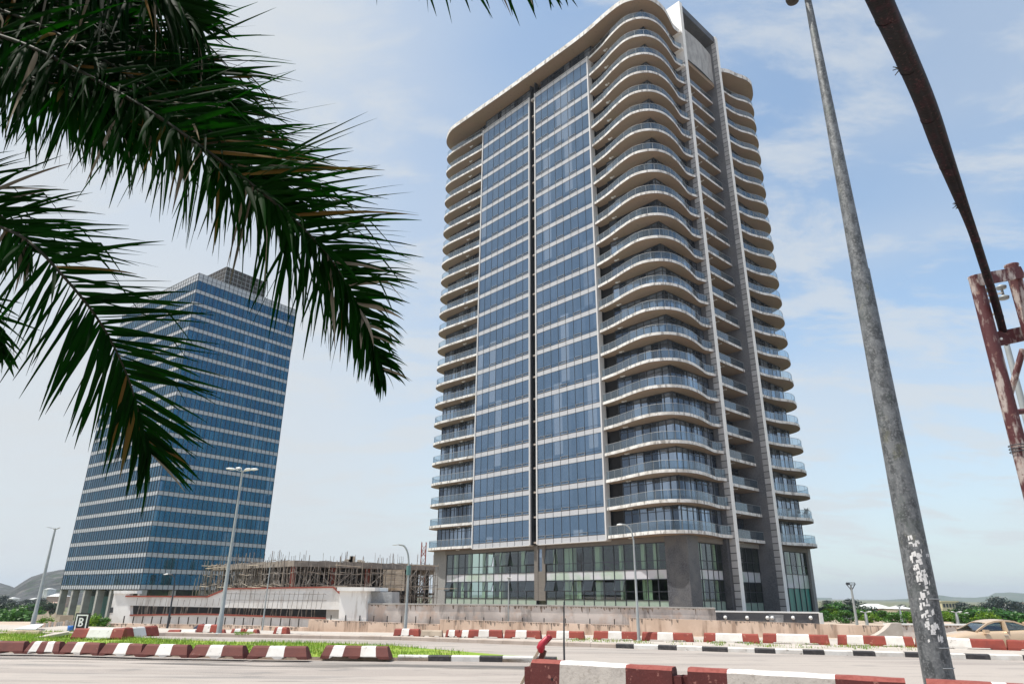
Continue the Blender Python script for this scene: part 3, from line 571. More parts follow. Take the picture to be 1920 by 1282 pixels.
def balcony(kind, path, back, wall, step, raild, lamps):
    o = slab(path, back).build('balcony', T); g, h = rail(path, raild)
    g.build('glass_balustrade', o); h.build('handrail', o)
    w = MB(); window_wall(w, wall, 0.45, HS - 0.0, step); w.build('window_wall', o)
    for x, y in lamps:
        l = MB(); l.tube([(x, y, -.015), (x, y, -.10)], [0.2, 0.24], 'lamp_white', 8); l.box(x + .2, x + .6, y - .1, y + .1, -.12, -.015, 'fascia'); l.build('soffit_lamp', o)
    return o
P1 = balcony('corner', PR, [(34, 9.86), (34, 4.5), (27.62, 4.5)], [(29.7, .95), (38.4, .95), (38.55, 9.86)], 1.2, 0.14, [(30.9, 0.35)])
P2 = balcony('left', PL, [(-.18, 5), (-6, 5), (-6, 10)], [(-11.25, 10), (-11.25, 1.55), (-.18, 1.5)], 1.1, 0.14, [(-4.8, 0.8)])
P3 = balcony('rear', PB, [(33, 30), (33, 22.25)], [(38.35, 22.25), (38.35, 33.4), (33, 33.4)], 1.4, 0.14, [])
P4 = balcony('recess', PM, [(33.5, 21.38), (33.5, 10.75)], [(35.3, 10.75), (35.3, 21.38)], 1.5, 0.1, [(37.2, 16.2)])
for q in (P1, P2, P3, P4):
    q.location = (0, 0, Z0)
    for i in range(1, LV + 1): copy_tree(q, (0, 0, Z0 + HS * i), parent=T)
ZR = Z0 + HS * (LV + 1)
RO = catmull([(-11.6, 10), (-12.2, 7), (-12.7, 4), (-12.5, 1.6), (-11.5, -.4), (-9.6, -1.7), (-7, -2.5), (-2, -2.4), (10, -2.0), (20, -1.85), (28, -1.85), (33.5, -2.3), (36.8, -2.3), (38.9, -1.35), (40.2, 0), (40.75, 2), (40.7, 4.2), (40.2, 6.3), (39.75, 8), (39.8, 9.86)], 5)
b = slab(RO, [(34, 9.86), (34, 14), (-11.6, 14)])
b.ribbon(offset(xy(RO), -0.02), .452, 0.95, 'fascia'); b.ribbon(offset(xy(RO), 0.3), .452, 0.95, 'fascia')
n = len(RO); b.add([(x, y, .95) for x, y in offset(xy(RO), -.02)] + [(x, y, .95) for x, y in offset(xy(RO), .3)], [(i, i + 1, n + i + 1, n + i) for i in range(n - 1)], 'fascia')
b.build('roof_canopy', T, (0, 0, ZR))
RB = catmull([(39.4, 22.25), (40.6, 24), (41.2, 26), (41.9, 28), (42.0, 29.8), (41.4, 31.6), (40.5, 33.2), (39, 34.6), (36, 35.6), (33, 35.7)], 5)
b = slab(RB, [(33, 22.25)]); b.ribbon(offset(xy(RB), -0.02), .452, 0.9, 'fascia'); b.build('roof_canopy', T, (0, 0, ZR))
# top-storey glazing behind the curtain walls
b = MB(); window_wall(b, [(-.18, .9), (12.6, .9)], Z0 + HS * LV + .45, ZR, 1.5); window_wall(b, [(15.4, .9), (27.6, .9)], Z0 + HS * LV + .45, ZR, 1.5)
b.box(-.18, 27.6, 0.2, 4.5, Z0 + HS * LV - .02, Z0 + HS * LV + .43, 'fascia'); b.build('penthouse_glazing', T)
# curtain walls
def curtain(x0, x1, k, vents):
    z_lo, z_hi = 8.92, Z0 + HS * LV + 0.72
    f = MB(); dx = (x1 - x0) / k
    for x in (x0, x1): f.box(x - .12, x + .12, -.14, .9, z_lo, z_hi + .1, 'white_metal')
    for i in range(1, k): f.box(x0 + dx * i - .03, x0 + dx * i + .03, -.035, .05, z_lo, z_hi, 'dark_metal')
    f.box(x0, x1, -.06, .9, z_hi, z_hi + .1, 'white_metal'); f.box(x0, x1, -.05, .9, z_lo - .1, z_lo, 'white_metal')
    for i in range(LV + 1):
        zb = Z0 + HS * i - .12
        f.box(x0 + .12, x1 - .12, -.03, .03, zb + .73, zb + .79, 'dark_metal'); f.box(x0 + .12, x1 - .12, -.026, .03, zb - .05, zb, 'dark_metal')
        if i < LV: f.box(x0 + .12, x1 - .12, -.022, .03, zb + 1.08, zb + 1.12, 'dark_metal')
    o = f.build('curtain_wall', T)
    for i in range(LV + 1):
        zb = Z0 + HS * i - .12; s = MB()
        s.add([(x0 + .12, -.01, max(zb, z_lo)), (x1 - .12, -.01, max(zb, z_lo)), (x1 - .12, -.01, zb + .75), (x0 + .12, -.01, zb + .75)], [(0, 1, 2, 3)], 'spandrel'); s.build('spandrel', o)
        if i < LV:
            g = MB(); g.add([(x0 + .12, 0, zb + .75), (x1 - .12, 0, zb + .75), (x1 - .12, 0, zb + HS), (x0 + .12, 0, zb + HS)], [(0, 1, 2, 3)], 'curtain_glass'); g.build('glass_band', o)
            for j in vents:
                v = MB(); xa, xb = x0 + dx * j + .06, x0 + dx * (j + 1) - .06
                for q in ((xa, xb, zb + .80, zb + .84), (xa, xb, zb + 1.16, zb + 1.2)): v.box(q[0], q[1], -.07, 0, q[2], q[3], 'grey_metal')
                for xq in (xa, xb - .05): v.box(xq, xq + .05, -.07, 0, zb + .84, zb + 1.16, 'grey_metal')
                v.build('vent_frame', o)
curtain(0.05, 13.1, 8, (2, 4, 6, 7)); curtain(14.62, 27.35, 8, (0, 1, 3, 5))
# dark slot between the curtain walls
b = MB(); b.add([(13.2, .85, 8.9), (14.5, .85, 8.9), (14.5, .85, ZR), (13.2, .85, ZR)], [(0, 1, 2, 3)], 'void'); b.box(13.2, 13.35, .1, .9, 8.9, ZR, 'dark_metal'); b.box(14.37, 14.5, .1, .9, 8.9, ZR, 'dark_metal'); b.build('service_slot', T)
for i in range(LV + 1):
    s = MB(); z = Z0 + HS * i + .1; s.box(13.36, 14.36, 0.42, .84, z, z + .24, 'ledge_beige'); s.build('slot_ledge', T)
# fins on the side, the wall between them, the cores
def fin(y0, y1, zt, tall):
    b = MB(); x1 = 40.2
    b.box(39.35, x1, y0, y1, -.4, Z0 + HS * 21.3 if tall else zt, 'fin_tile'); b.box(x1 - .001, x1 + .03, y0 - .012, y1 + .012, -.4, zt, 'white_paint')
    if tall: b.box(37.6, x1, y0, y1, Z0 + HS * 21.3, zt, 'white_paint')
    o = b.build('side_fin', T); return o
f1 = fin(9.88, 10.7, 99.0, True); fin(21.42, 22.22, 99.0, False)
for i in (21, 22, 23):
    b = MB(); z = Z0 + HS * i; b.box(38.6, 40.15, 9.3, 9.87, z - .05, z + .3, 'white_paint'); b.build('ledge', f1)
b = MB(); b.box(30, 39.34, 21.43, 22.1, -.4, 99.0, 'fin_stone'); b.build('recess_wall', T)
b = MB(); b.box(30, 39.34, 9.95, 10.6, -.4, Z0 + HS * 21.3, 'fin_stone'); b.build('recess_wall', T)
b = MB(); b.box(32, 40.0, 10.72, 21.40, 97.6, 99.0, 'granite'); b.build('crown_beam', T)
b = MB(); n = 10; pa = [(39.0 + .3 * sin(pi * i / n), 10.75 + 10.6 * i / n) for i in range(n + 1)]
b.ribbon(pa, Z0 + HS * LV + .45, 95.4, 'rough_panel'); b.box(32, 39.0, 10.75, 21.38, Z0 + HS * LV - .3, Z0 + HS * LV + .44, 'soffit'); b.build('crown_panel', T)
b = MB(); b.box(0.1, 30, 10, 32, 9.5, 97, 'grey_render'); b.box(-11.2, 0.1, 10, 32, 9.5, ZR, 'grey_render'); b.box(30, 35.2, 10.7, 32, 9.5, ZR - .1, 'grey_render'); b.build('core_wall', T)
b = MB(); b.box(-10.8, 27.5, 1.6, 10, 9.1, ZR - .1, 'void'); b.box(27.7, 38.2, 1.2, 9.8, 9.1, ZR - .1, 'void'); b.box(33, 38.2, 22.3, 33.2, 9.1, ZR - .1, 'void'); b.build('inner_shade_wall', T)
# podium
def glazing(pts, zt, zb, rows, cols, wide, parent, name='podium_glazing', green=(), open_=()):
    """rows: (z_lo, z_hi, material); pts a->c; columns given as fractions."""
    a, c = Vector(pts[0]), Vector(pts[1]); L = (c - a).length; t = (c - a) / L; nr = Vector((t.y, -t.x))
    P = lambda u, z, d=0.0: (a.x + t.x * u + nr.x * d, a.y + t.y * u + nr.y * d, z)
    f = MB()
    for u in cols: f.bar(P(u, zb), P(u, zt), 0.11, 0.12, 'dark_metal', up=(t.x, t.y, 0))
    for z0, z1, m, sub in rows:
        f.bar(P(0, z1), P(L, z1), .12, .10, 'dark_metal')
        if sub: f.bar(P(0, sub), P(L, sub), .12, .08, 'dark_metal')
    o = f.build(name, parent)
    for ri, (z0, z1, m, sub) in enumerate(rows):
        for j in range(len(cols) - 1):
            g = MB(); u0, u1 = cols[j] + .03, cols[j + 1] - .03
            op = (ri, j) in open_
            zlo = sub if (op and sub) else z0
            if op:
                g2 = MB(); zt_, zb_ = z1 - .05, sub + .03; k = .42
                q = [P(u0, zt_, .04), P(u1, zt_, .04), P(u1, zb_ + .06, .04 + k), P(u0, zb_ + .06, .04 + k)]
                g2.add(q, [(0, 1, 2, 3)], 'podium_glass')
                for i in range(4): g2.bar(q[i], q[(i + 1) % 4], .07, .07, 'dark_metal', up=(nr.x, nr.y, 0))
                g2.build('open_window', o)
                g.add([P(u0, z0), P(u1, z0), P(u1, sub), P(u0, sub)], [(0, 1, 2, 3)], m)
            else: g.add([P(u0, z0), P(u1, z0), P(u1, z1), P(u0, z1)], [(0, 1, 2, 3)], m)
            g.build('pane' if 'glass' in m else 'infill_panel', o)
    return o
zt, zb = 8.28, 0.35
ROW = [(0.35, 1.6, 'frosted_green', None), (1.6, 4.02, 'podium_glass', 2.6), (4.02, 5.18, 'spandrel_pale', None), (5.18, 8.28, 'podium_glass', 6.2)]
cl = [0] + [1.0 + 1.64 * i for i in range(1, 13)]
ul = [x + 8.0 for x in (-7.95, -6.42, -4.85, -3.21, -1.45, 0.27, 2.01, 3.81, 5.65, 7.47, 9.2, 10.93, 13.1)]
glazing(((-8.0, 1.3), (13.1, 1.3)), zt, zb, ROW, ul, 0, T, open_={(1, 0), (1, 3), (1, 6), (1, 8), (1, 11), (3, 6), (3, 8), (3, 11)})
ur = [0, 1.8, 3.4, 5.1, 6.95, 8.7, 10.5, 12.25, 13.95, 15.65, 17.4, 19.0, 20.45]
glazing(((15.4, .95), (35.85, .95)), zt, zb, ROW, ur, 0, T, open_={(1, 0), (1, 2), (1, 4), (1, 7), (3, 0)})
glazing(((38.4, 3.0), (38.4, 9.2)), zt, zb, ROW, [0, 1.35, 2.7, 3.95, 5.1, 6.2], 0, T)
ROW2 = [(0.35, 1.4, 'frosted_green', None), (1.4, 3.9, 'podium_glass', 2.7), (3.9, 5.3, 'spandrel_pale', None), (5.3, 8.4, 'podium_glass', 6.5)]
glazing(((37.0, 10.75), (37.0, 21.38)), 8.4, zb, ROW2, [0, 2.2, 4.2, 5.6, 7.2, 8.9, 10.63], 0, T)
ROW3 = [(0.2, 3.3, 'teal_screen', None), (3.3, 5.2, 'spandrel_pale', None), (5.2, 8.3, 'podium_glass', 6.4)]
glazing(((38.35, 22.25), (38.35, 33.3)), 8.3, .2, ROW3[1:], [0, 2.2, 4.1, 6.0, 7.7, 9.4, 11.05], 0, T)
b = MB(); b.add([(38.3, 22.25, .1), (38.3, 33.0, .1), (38.3, 33.0, 3.25), (38.3, 22.25, 3.25)], [(0, 1, 2, 3)], 'teal_screen'); b.build('entrance_screen', T)
def part(name, m, *boxes):
    b = MB()
    for x in boxes: b.box(*x, m)
    return b.build(name, T)
part('podium_pier', 'grey_render', (-11.6, -8.1, 1.2, 6, -.4, 9.0)); part('podium_pier', 'granite', (35.9, 39.1, .6, 2.95, -.4, 9.0)); part('podium_pier', 'granite', (37.9, 39.3, 9.25, 9.86, -.4, 9.0))
part('podium_pier', 'grey_render', (37.4, 38.75, 33.35, 34.3, -.4, 9.0))
p = part('podium_pier', 'brown_stone', (13.15, 13.9, .75, 1.6, 1.4, 8.9), (14.75, 15.35, .75, 1.6, 1.4, 8.9), (13.9, 14.75, .8, 1.6, 1.4, 5.3)); b = MB(); b.box(13.9, 14.75, .95, 1.0, 5.3, 8.4, 'balcony_glass'); b.build('slit_window', p)
part('podium_beam', 'brown_stone', (-8.1, 35.9, .92, 1.9, 8.33, 9.0), (38.0, 38.8, 2.95, 9.25, 8.33, 9.0), (38.0, 38.7, 22.25, 33.35, 8.33, 9.0)); part('recess_lintel', 'grey_render', (36.5, 37.3, 10.75, 21.38, 8.42, 9.0))
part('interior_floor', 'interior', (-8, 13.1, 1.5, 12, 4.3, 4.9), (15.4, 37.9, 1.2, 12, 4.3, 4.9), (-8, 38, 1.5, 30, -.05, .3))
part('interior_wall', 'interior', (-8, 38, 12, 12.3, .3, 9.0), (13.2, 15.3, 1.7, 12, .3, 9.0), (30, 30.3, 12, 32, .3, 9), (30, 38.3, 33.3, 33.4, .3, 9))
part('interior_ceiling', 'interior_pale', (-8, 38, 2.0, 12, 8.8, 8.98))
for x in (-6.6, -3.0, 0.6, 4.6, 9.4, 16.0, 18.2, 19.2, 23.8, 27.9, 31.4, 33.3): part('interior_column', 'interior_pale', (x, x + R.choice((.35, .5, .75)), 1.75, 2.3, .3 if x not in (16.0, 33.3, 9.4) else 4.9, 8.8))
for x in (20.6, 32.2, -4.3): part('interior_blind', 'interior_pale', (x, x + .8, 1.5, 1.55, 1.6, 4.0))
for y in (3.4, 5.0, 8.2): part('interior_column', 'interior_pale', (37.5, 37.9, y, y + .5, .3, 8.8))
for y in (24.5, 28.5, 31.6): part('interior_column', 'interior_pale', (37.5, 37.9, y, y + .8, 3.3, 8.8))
# potted plants on a low rear balcony
TM = Matrix.Translation((-6.07, 111.79, 0)) @ Matrix.Rotation(TY, 4, 'Z')
def pot(u, d, hp, kind, label):
    p = offset(xy(PB), d)[u]; w = TM @ Vector((p[0], p[1], Z0 + HS + .455)); o = empty('potted_plant', w, R.uniform(0, 6), label, 'potted plant', 'potted plants on a balcony')
    b = MB(); b.lathe([(0, 0), (.17, 0), (.24, hp), (.21, hp), (.2, hp - .05), (0, hp - .05)], 'pot_white' if kind < 2 else 'kerb_black', 12); b.build('pot', o)
    b = MB()
    for _ in range(60 if kind else 36):
        a = R.uniform(0, 2 * pi); e = R.uniform(.2, 1.3); L = R.uniform(.3, .65) * (1.5 if kind == 1 else 1); d_ = Vector((cos(a) * cos(e), sin(a) * cos(e), sin(e))); s = d_.cross(Vector((0, 0, 1))).normalized() * .07
        z = Vector((0, 0, hp - .03 + (R.uniform(0, .5) if kind == 1 else 0)))
        b.add([z, z + d_ * L * .5 + s, z + d_ * L, z + d_ * L * .5 - s], [(0, 1, 2, 3)], 'leaf_dark')
    b.build('foliage', o)
for u, d, hp, k, l in ((7, .55, .95, 0, 'tall white pot with a bushy plant, next to the side fin'), (14, .5, .9, 0, 'tall white pot with a thin plant in the middle of the balcony'), (20, .5, .62, 0, 'white pot with a small plant below the glass corner'),
                       (24, .5, .58, 0, 'low white pot with a wide plant by the glass corner'), (27, .5, .62, 1, 'tall dark leafy plant beyond the glass corner'), (36, .55, .5, 2, 'dark pot with a plant at the rounded end of the balcony'), (33, .8, .4, 3, 'short dark bushy plant at the rounded balcony end')):
    pot(u, d, hp, k, l)

# ------------------------------------------------------------------ the blue office tower
OT = empty('office_tower', (-95.51, 185.74, -5.5), radians(52.81), 'blue glass office tower with white floor bands behind the palm fronds', 'tower')
WR, WL, HB, ZB = 35.14, 48.6, 4.0, 4.02 + 5.5
def ring_faces(b, z0, z1, d, m):
    q = [(-d, -d), (WR + d, -d), (WR + d, WL + d), (-d, WL + d)]
    v = [(x, y, z) for z in (z0, z1) for x, y in q]
    b.add(v, [(i, (i + 1) % 4, 4 + (i + 1) % 4, 4 + i) for i in range(4)], m)
nR, nL = 24, 33
for i in range(23):
    zt_ = ZB + HB * i; b = MB(); ring_faces(b, zt_ - 1.15, zt_ + (0 if i < 22 else 1.2), 0.02, 'spandrel'); b.build('floor_band', OT)
    if i < 22: g = MB(); ring_faces(g, zt_, zt_ + HB - 1.15, 0.0, 'office_glass'); g.build('window_band', OT)
b = MB(); zlo, zhi = ZB - 1.2, ZB + 88 + 1.25
for i in range(nR + 1): x = WR * i / nR; b.box(x - .055, x + .055, -.10, 0, zlo, zhi, 'dark_metal')
for i in range(nL + 1): y = WL * i / nL; b.box(-.10, 0, y - .055, y + .055, zlo, zhi, 'dark_metal')
for i in range(23):
    for dz in (-1.15, 0.0):
        z = ZB + HB * i + dz; b.box(-.06, WR, -.06, 0, z - .04, z + .04, 'dark_metal'); b.box(-.06, 0, 0, WL, z - .04, z + .04, 'dark_metal')
z = zhi; b.box(-.1, WR + .1, -.1, .3, z, z + .15, 'grey_metal'); b.box(-.1, .3, .3, WL, z, z + .15, 'grey_metal'); b.build('mullion_grid', OT)
b = MB(); b.box(.05, WR - .05, .05, WL - .05, ZB - 1.3, ZB - 1.16, 'dark_frame'); b.box(.1, WR - .1, .1, WL - .1, ZB + 87, ZB + 88, 'concrete'); b.build('floor_slab', OT)
for i in range(7):
    y = 0.3 + i * 8.0; b = MB(); b.box(.1, 1.9, y - .55, y + .55, 0, ZB - 1.3, 'concrete'); b.build('column', OT)
for i in range(1, 5):
    x = .9 + i * 8.3; b = MB(); b.box(x - .55, x + .55, .1, 1.9, 0, ZB - 1.3, 'concrete'); b.build('column', OT)
b = MB(); b.box(6, WR - 4, 6, WL - 4, 0, ZB - 1.3, 'interior'); b.build('lobby_wall', OT)
b = MB(); b.box(5.9, 6.0, 6, WL - 4, .2, ZB - 3, 'teal_screen'); b.box(6, WR - 4, 5.9, 6.0, .2, ZB - 3, 'window_dark'); b.build('lobby_glazing', OT)
b = MB(); x0, x1, y0, y1, z0, z1 = 8.5, 23, 0.6, 20, ZB + 88, ZB + 88 + 7.2
b.box(x0 + .1, x1, y0 + .1, y1, z0, z1, 'dark_frame')
for k in range(11): x = x0 + (x1 - x0) * k / 10; b.box(x - .05, x + .05, y0, y0 + .1, z0, z1, 'grey_metal')
for k in range(13): y = y0 + (y1 - y0) * k / 12; b.box(x0, x0 + .1, y - .05, y + .05, z0, z1, 'grey_metal')
for k in range(6): z = z0 + (z1 - z0) * k / 5; b.box(x0 - .01, x1, y0 - .01, y0 + .1, z - .05, z + .05, 'grey_metal'); b.box(x0 - .01, x0 + .1, y0 - .01, y1, z - .05, z + .05, 'grey_metal')
b.build('roof_screen', OT)
# ------------------------------------------------------------------ walls along the far side of the road
ZF = -0.35
WA, WB = G(620, 1183, ZF), G(1480, 1193.5, ZF); WT = (WB - WA).normalized(); WNRM = Vector((-WT.y, WT.x, 0))
def onwall(px, py, d=0.0):
    r = ray(px, py); o = WA + WNRM * d; t = WNRM.dot(o - Vector((0, 0, CAM_H))) / WNRM.dot(r); return Vector((0, 0, CAM_H)) + r * t
def extrude(b, pts, th, m):
    n = len(pts); q = [p + WNRM * th for p in pts]; b.add(pts, [tuple(range(n))], m); b.add(q, [tuple(range(n))[::-1]], m)
    b.add(list(pts) + q, [(i, n + i, n + (i + 1) % n, (i + 1) % n) for i in range(n)], m)
def wall(tops, d, th, m, name, label, cap=None, base=ZF, cat='wall', drip=1.0):
    b = MB(); P = [onwall(x, y, d) for x, y in tops]
    lo = [Vector((p.x, p.y, base - .3)) for p in P]
    jag = []
    for i in range(len(P) - 1):
        k = max(2, int((P[i + 1] - P[i]).length / 0.5))
        for j in range(k): q = P[i].lerp(P[i + 1], j / k); q.z += R.uniform(-.012, .012); jag.append(q)
    jag.append(P[-1]); extrude(b, [lo[0]] + jag + [lo[-1]], th, m)
    if drip:
        for i in range(len(jag) - 1):
            a, c = jag[i], jag[i + 1]; u = 0.0
            while u < 1:
                w_ = R.uniform(.12, .5); L = R.choice((.04, .08, .14, .3)) * R.uniform(.6, 1.5) * drip
                if noise.noise(Vector((a.x * .35, 7, i * .1))) > -.25 or R.random() < .3:
                    q0, q1 = a.lerp(c, u), a.lerp(c, min(1, u + w_)); f = -WNRM * .004
                    b.add([q0 + f, q1 + f, q1.lerp(q0, .25) + f - Vector((0, 0, L)), q0.lerp(q1, .3) + f - Vector((0, 0, L * R.uniform(.5, 1)))], [(0, 1, 2, 3)], 'moss')
                u += w_
    o = b.build(name)
    if cap:
        c = MB()
        for i in range(len(P) - 1): c.bar(P[i] + WNRM * (th / 2) + Vector((0, 0, .03)), P[i + 1] + WNRM * (th / 2) + Vector((0, 0, .03)), th + .12, .09, cap)
        c.build('coping', o)
    return tag(o, label, cat)
wall([(200, 1168), (416, 1170.5), (578, 1175.5)], 0, .3, 'pink_wall', 'boundary_wall', 'lowest pinkish plastered wall below the white unfinished building')
wall([(579, 1160.5), (824, 1170)], -.05, .3, 'pink_wall', 'boundary_wall', 'pinkish stained wall section below the white block and concrete wall')
wall([(825, 1160.5), (1180, 1171.5)], -.10, .3, 'pink_wall', 'boundary_wall', 'pinkish wall section with dark streaks along its top, behind the curved lamp')
wall([(1181, 1157.5), (1400, 1164), (1664, 1173)], -.15, .3, 'pink_wall', 'boundary_wall', 'long peach coloured wall section below the black granite wall')
wall([(688, 1132), (970, 1134.5), (1341, 1140.5)], .85, .3, 'stained_wall', 'concrete_wall', 'tall grey stained concrete wall with a pale coping in front of the tower podium', cap='concrete')
g = wall([(1342, 1146.5), (1536, 1149)], 1.6, .35, 'granite', 'granite_wall', 'low black granite wall with a white coping at the foot of the tower', cap='white_paint', drip=0)
b = MB(); p = onwall(1538, 1150, 1.6); b.box(p.x - .12, p.x + .12, p.y - .1, p.y + .4, ZF - .2, p.z + .06, 'white_paint'); b.build('end_post', g)
for x, y in ((1360, 1157), (1401, 1157.5), (1439, 1157.5), (1448, 1157.5), (1487, 1157.5), (1520, 1157.5)):
    p = onwall(x, y, 1.58); b = MB(); b.lathe([(0, -.13), (.09, -.1), (.13, 0), (.09, .1), (0, .13)], 'lamp_white', 10); b.box(-.03, .03, 0, .12, -.03, .03, 'dark_metal'); o = b.build('wall_lamp', g, p)
b = MB(); extrude(b, [onwall(x, y, 1.585) for x, y in ((1441, 1151), (1469, 1151.5), (1469, 1166), (1443, 1166))], .02, 'rough_panel'); b.build('bare_patch', g)
wall([(1660, 1170.5), (1930, 1172.5)], .6, .3, 'stained_wall', 'parapet_wall', 'low stone parapet with a white rail behind the golden car', cap='white_paint')
b = MB(); cur = [(1636, 1193), (1648, 1188), (1659, 1181), (1667, 1173), (1671, 1167.5), (1690, 1167), (1695, 1193)]
extrude(b, [onwall(x, y, -.9) for x, y in cur], .7, 'paving'); tag(b.build('concrete_ramp'), 'plain beige concrete wedge with a concave sloping edge beside the mast', 'wedge')
# short steel stubs standing along the foot of the concrete wall
st = MB(); st.box(-.03, .03, -.03, .03, 0, .62, 'dark_frame'); st.box(-.05, .05, -.05, .05, 0, .06, 'dark_frame')
first = None
for x, y in [(620 + 26.5 * i, 1166.5 + 0.35 * i) for i in range(8)] + [(840, 1169), (873, 1170), (907, 1170.5), (943, 1171), (980, 1171.5), (1020, 1172), (1061, 1172.5), (1106, 1173), (1152, 1173.5), (1200, 1172), (1254, 1173), (1309, 1174), (1366, 1175)] + [(230 + 17.3 * i, 1173 + .25 * i) for i in range(20)]:
    tgt = onwall(x, y - 14 if x > 579 else y - 19, .42).z
    p = onwall(x, y, .42); p.z = ZF
    if first is None: first = st.build('steel_stub', None, p); o = first; tag(o, 'thin dark steel stub sticking up between the low wall and the wall behind', 'stub', 'steel stubs along the wall')
    else: o = first.copy(); COL.objects.link(o); o.location = p
    o.scale = (1, 1, max(.5, (tgt - ZF) / .62)); o.rotation_euler = (R.uniform(-.03, .03), R.uniform(-.04, .04), 0)

# white unfinished building behind the low wall
D = 1.3
root = empty('unfinished_building', onwall(420, 1172, D), 0, 'white unfinished low building with red edges and a long dark opening', 'building'); off = root.location.copy()
def local(b, name, par): 
    b.v = [(v[0] - off.x, v[1] - off.y, v[2] - off.z) for v in b.v]; return b.build(name, par)
def wpoly(px, d, th, m, name, par=None):
    b = MB(); extrude(b, [onwall(x, y, d) for x, y in px], th, m); return local(b, name, par or root)
wpoly([(244, 1117.5), (389, 1118.5), (425, 1103.5), (625, 1100.5), (636, 1111), (636, 1142.5), (612, 1142), (380, 1137.5), (244, 1134.5)], D, .35, 'white_plaster', 'parapet')
wpoly([(200, 1178), (214, 1112), (244, 1112), (244, 1160), (243, 1180)], D, .35, 'white_plaster', 'end_wall'); wpoly([(213, 1106.5), (257, 1106.5), (257, 1112), (213, 1112)], D - .12, .6, 'white_plaster', 'cap_slab')
wpoly([(243, 1153), (380, 1151), (611, 1159), (636, 1160), (636, 1180), (243, 1180)], D, .35, 'white_plaster', 'lower_wall'); wpoly([(612, 1142), (636, 1142.5), (636, 1161), (611, 1160)], D + .1, .3, 'concrete', 'opening_jamb')
wpoly([(206, 1138), (212, 1138), (211, 1148), (205, 1148)], D - .02, .05, 'window_dark', 'window')
b = MB()
for seg in ([(236, 1117), (389, 1118), (425, 1103), (625, 1100), (637, 1111.5)],):
    for i in range(len(seg) - 1): b.bar(onwall(*seg[i], D - .06), onwall(*seg[i + 1], D - .06), .14, .10, 'red_oxide')
for a, c in (((244, 1152.5), (380, 1150.5)), ((380, 1150.5), (611, 1158.5))): b.bar(onwall(*a, D - .04), onwall(*c, D - .04), .12, .10, 'red_oxide')
local(b, 'red_edge', root)
b = MB(); extrude(b, [onwall(x, y, D + 3.2) for x, y in ((225, 1120), (630, 1108), (630, 1176), (225, 1176))], .3, 'void'); local(b, 'inner_wall', root)
for i in range(60):
    b = MB(); x = R.uniform(250, 605); a = onwall(x, 1132, D + R.uniform(.6, 2.5)); b.bar(a, (a.x + R.uniform(-.25, .25), a.y, ZF), .05, .05, 'rust_pole'); local(b, 'prop', root)
# rods tied up in front of the parapet
root2 = empty('rod_frame', onwall(520, 1165, D - .6), 0, 'grid of thin steel rods standing in front of the white parapet', 'scaffold'); off = root2.location.copy()
b = MB(); xs_ = [425 + 9.1 * i for i in range(21)]
for i, x in enumerate(xs_):
    tp = 1104 if i % 3 == 0 else 1109
    b.tube([onwall(x + R.uniform(-1, 1), tp + R.uniform(-2, 2), D - .5), onwall(x - 6 + R.uniform(-1, 1), 1141, D - .45)], .016, 'rust_pole', 5)
for i, x in enumerate([255 + 11 * k for k in range(16)]): b.tube([onwall(x + 3, 1122 + R.uniform(-2, 2), D - .5), onwall(x, 1135, D - .45)], .014, 'rust_pole', 5)
for y in (1112, 1124): b.tube([onwall(425, y, D - .52), onwall(612, y + 1.2, D - .52)], .016, 'rust_pole', 5)
local(b, 'rod_lattice', root2)
# white block and grey block at the junction
root3 = empty('gate_block', onwall(660, 1170, .5), 0, 'plain white rendered block with an overhanging flat cap beside the concrete wall', 'building'); off = root3.location.copy(); root = root3
wpoly([(637, 1107), (688, 1107.5), (686, 1180), (634, 1180)], .45, 3.0, 'white_plaster', 'wall_block'); wpoly([(632, 1100), (703, 1100.5), (703, 1107.5), (632, 1107)], .2, 3.6, 'white_plaster', 'flat_cap'); wpoly([(689, 1108.5), (735, 1109), (735, 1134), (689, 1134)], 1.6, 2.2, 'rough_panel', 'grey_block')

# scaffolded concrete frame behind
C0, CL, CR = AY(552, 1050, 70), AY(398, 1061, 84.5), AY(816, 1058, 78.5); zs = C0.z
SB = empty('concrete_frame_building', (C0.x, C0.y, ZF), 0, 'half built concrete frame with a flat slab roof, wrapped in scaffolding', 'building'); off = SB.location.copy()
def in_plan(a, c, u, back=0.0):
    d = (c - a); n = Vector((-d.y, d.x, 0)).normalized();  n = n if n.y > 0 else -n
    p = a + d * u + n * back; return p
b = MB(); q = [(CL.x, CL.y), (C0.x, C0.y), (CR.x, CR.y), (CR.x - 2, CR.y + 18), (CL.x + 6, CL.y + 14)]
b.prism(q, zs - .55, zs, 'slab_grey'); local(b, 'roof_slab', SB)
b = MB(); b.prism(q, zs - 3.1, zs - 2.9, 'dark_frame'); local(b, 'floor_slab', SB)
for u, m in ((.02, 'red_oxide'), (.28, 'red_oxide'), (.52, 'red_oxide'), (.78, 'dark_frame'), (.97, 'dark_frame')):
    p = in_plan(C0, CR, u, .9); b = MB(); b.box(p.x - .22, p.x + .22, p.y - .22, p.y + .22, ZF - .2, zs - .5, m); local(b, 'column', SB)
for u in (.1, .35, .62, .9):
    p = in_plan(C0, CL, u, .9); b = MB(); b.box(p.x - .2, p.x + .2, p.y - .2, p.y + .2, ZF - .2, zs - .5, 'dark_frame'); local(b, 'column', SB)
b = MB(); bk = [in_plan(C0, CL, 1, 4), in_plan(C0, CL, 0, 5), in_plan(C0, CR, .985, 3.5)]
b.add([(p.x, p.y, ZF) for p in bk] + [(p.x, p.y, zs - .5) for p in bk], [(0, 1, 4, 3), (1, 2, 5, 4)], 'dark_frame'); local(b, 'back_wall', SB)
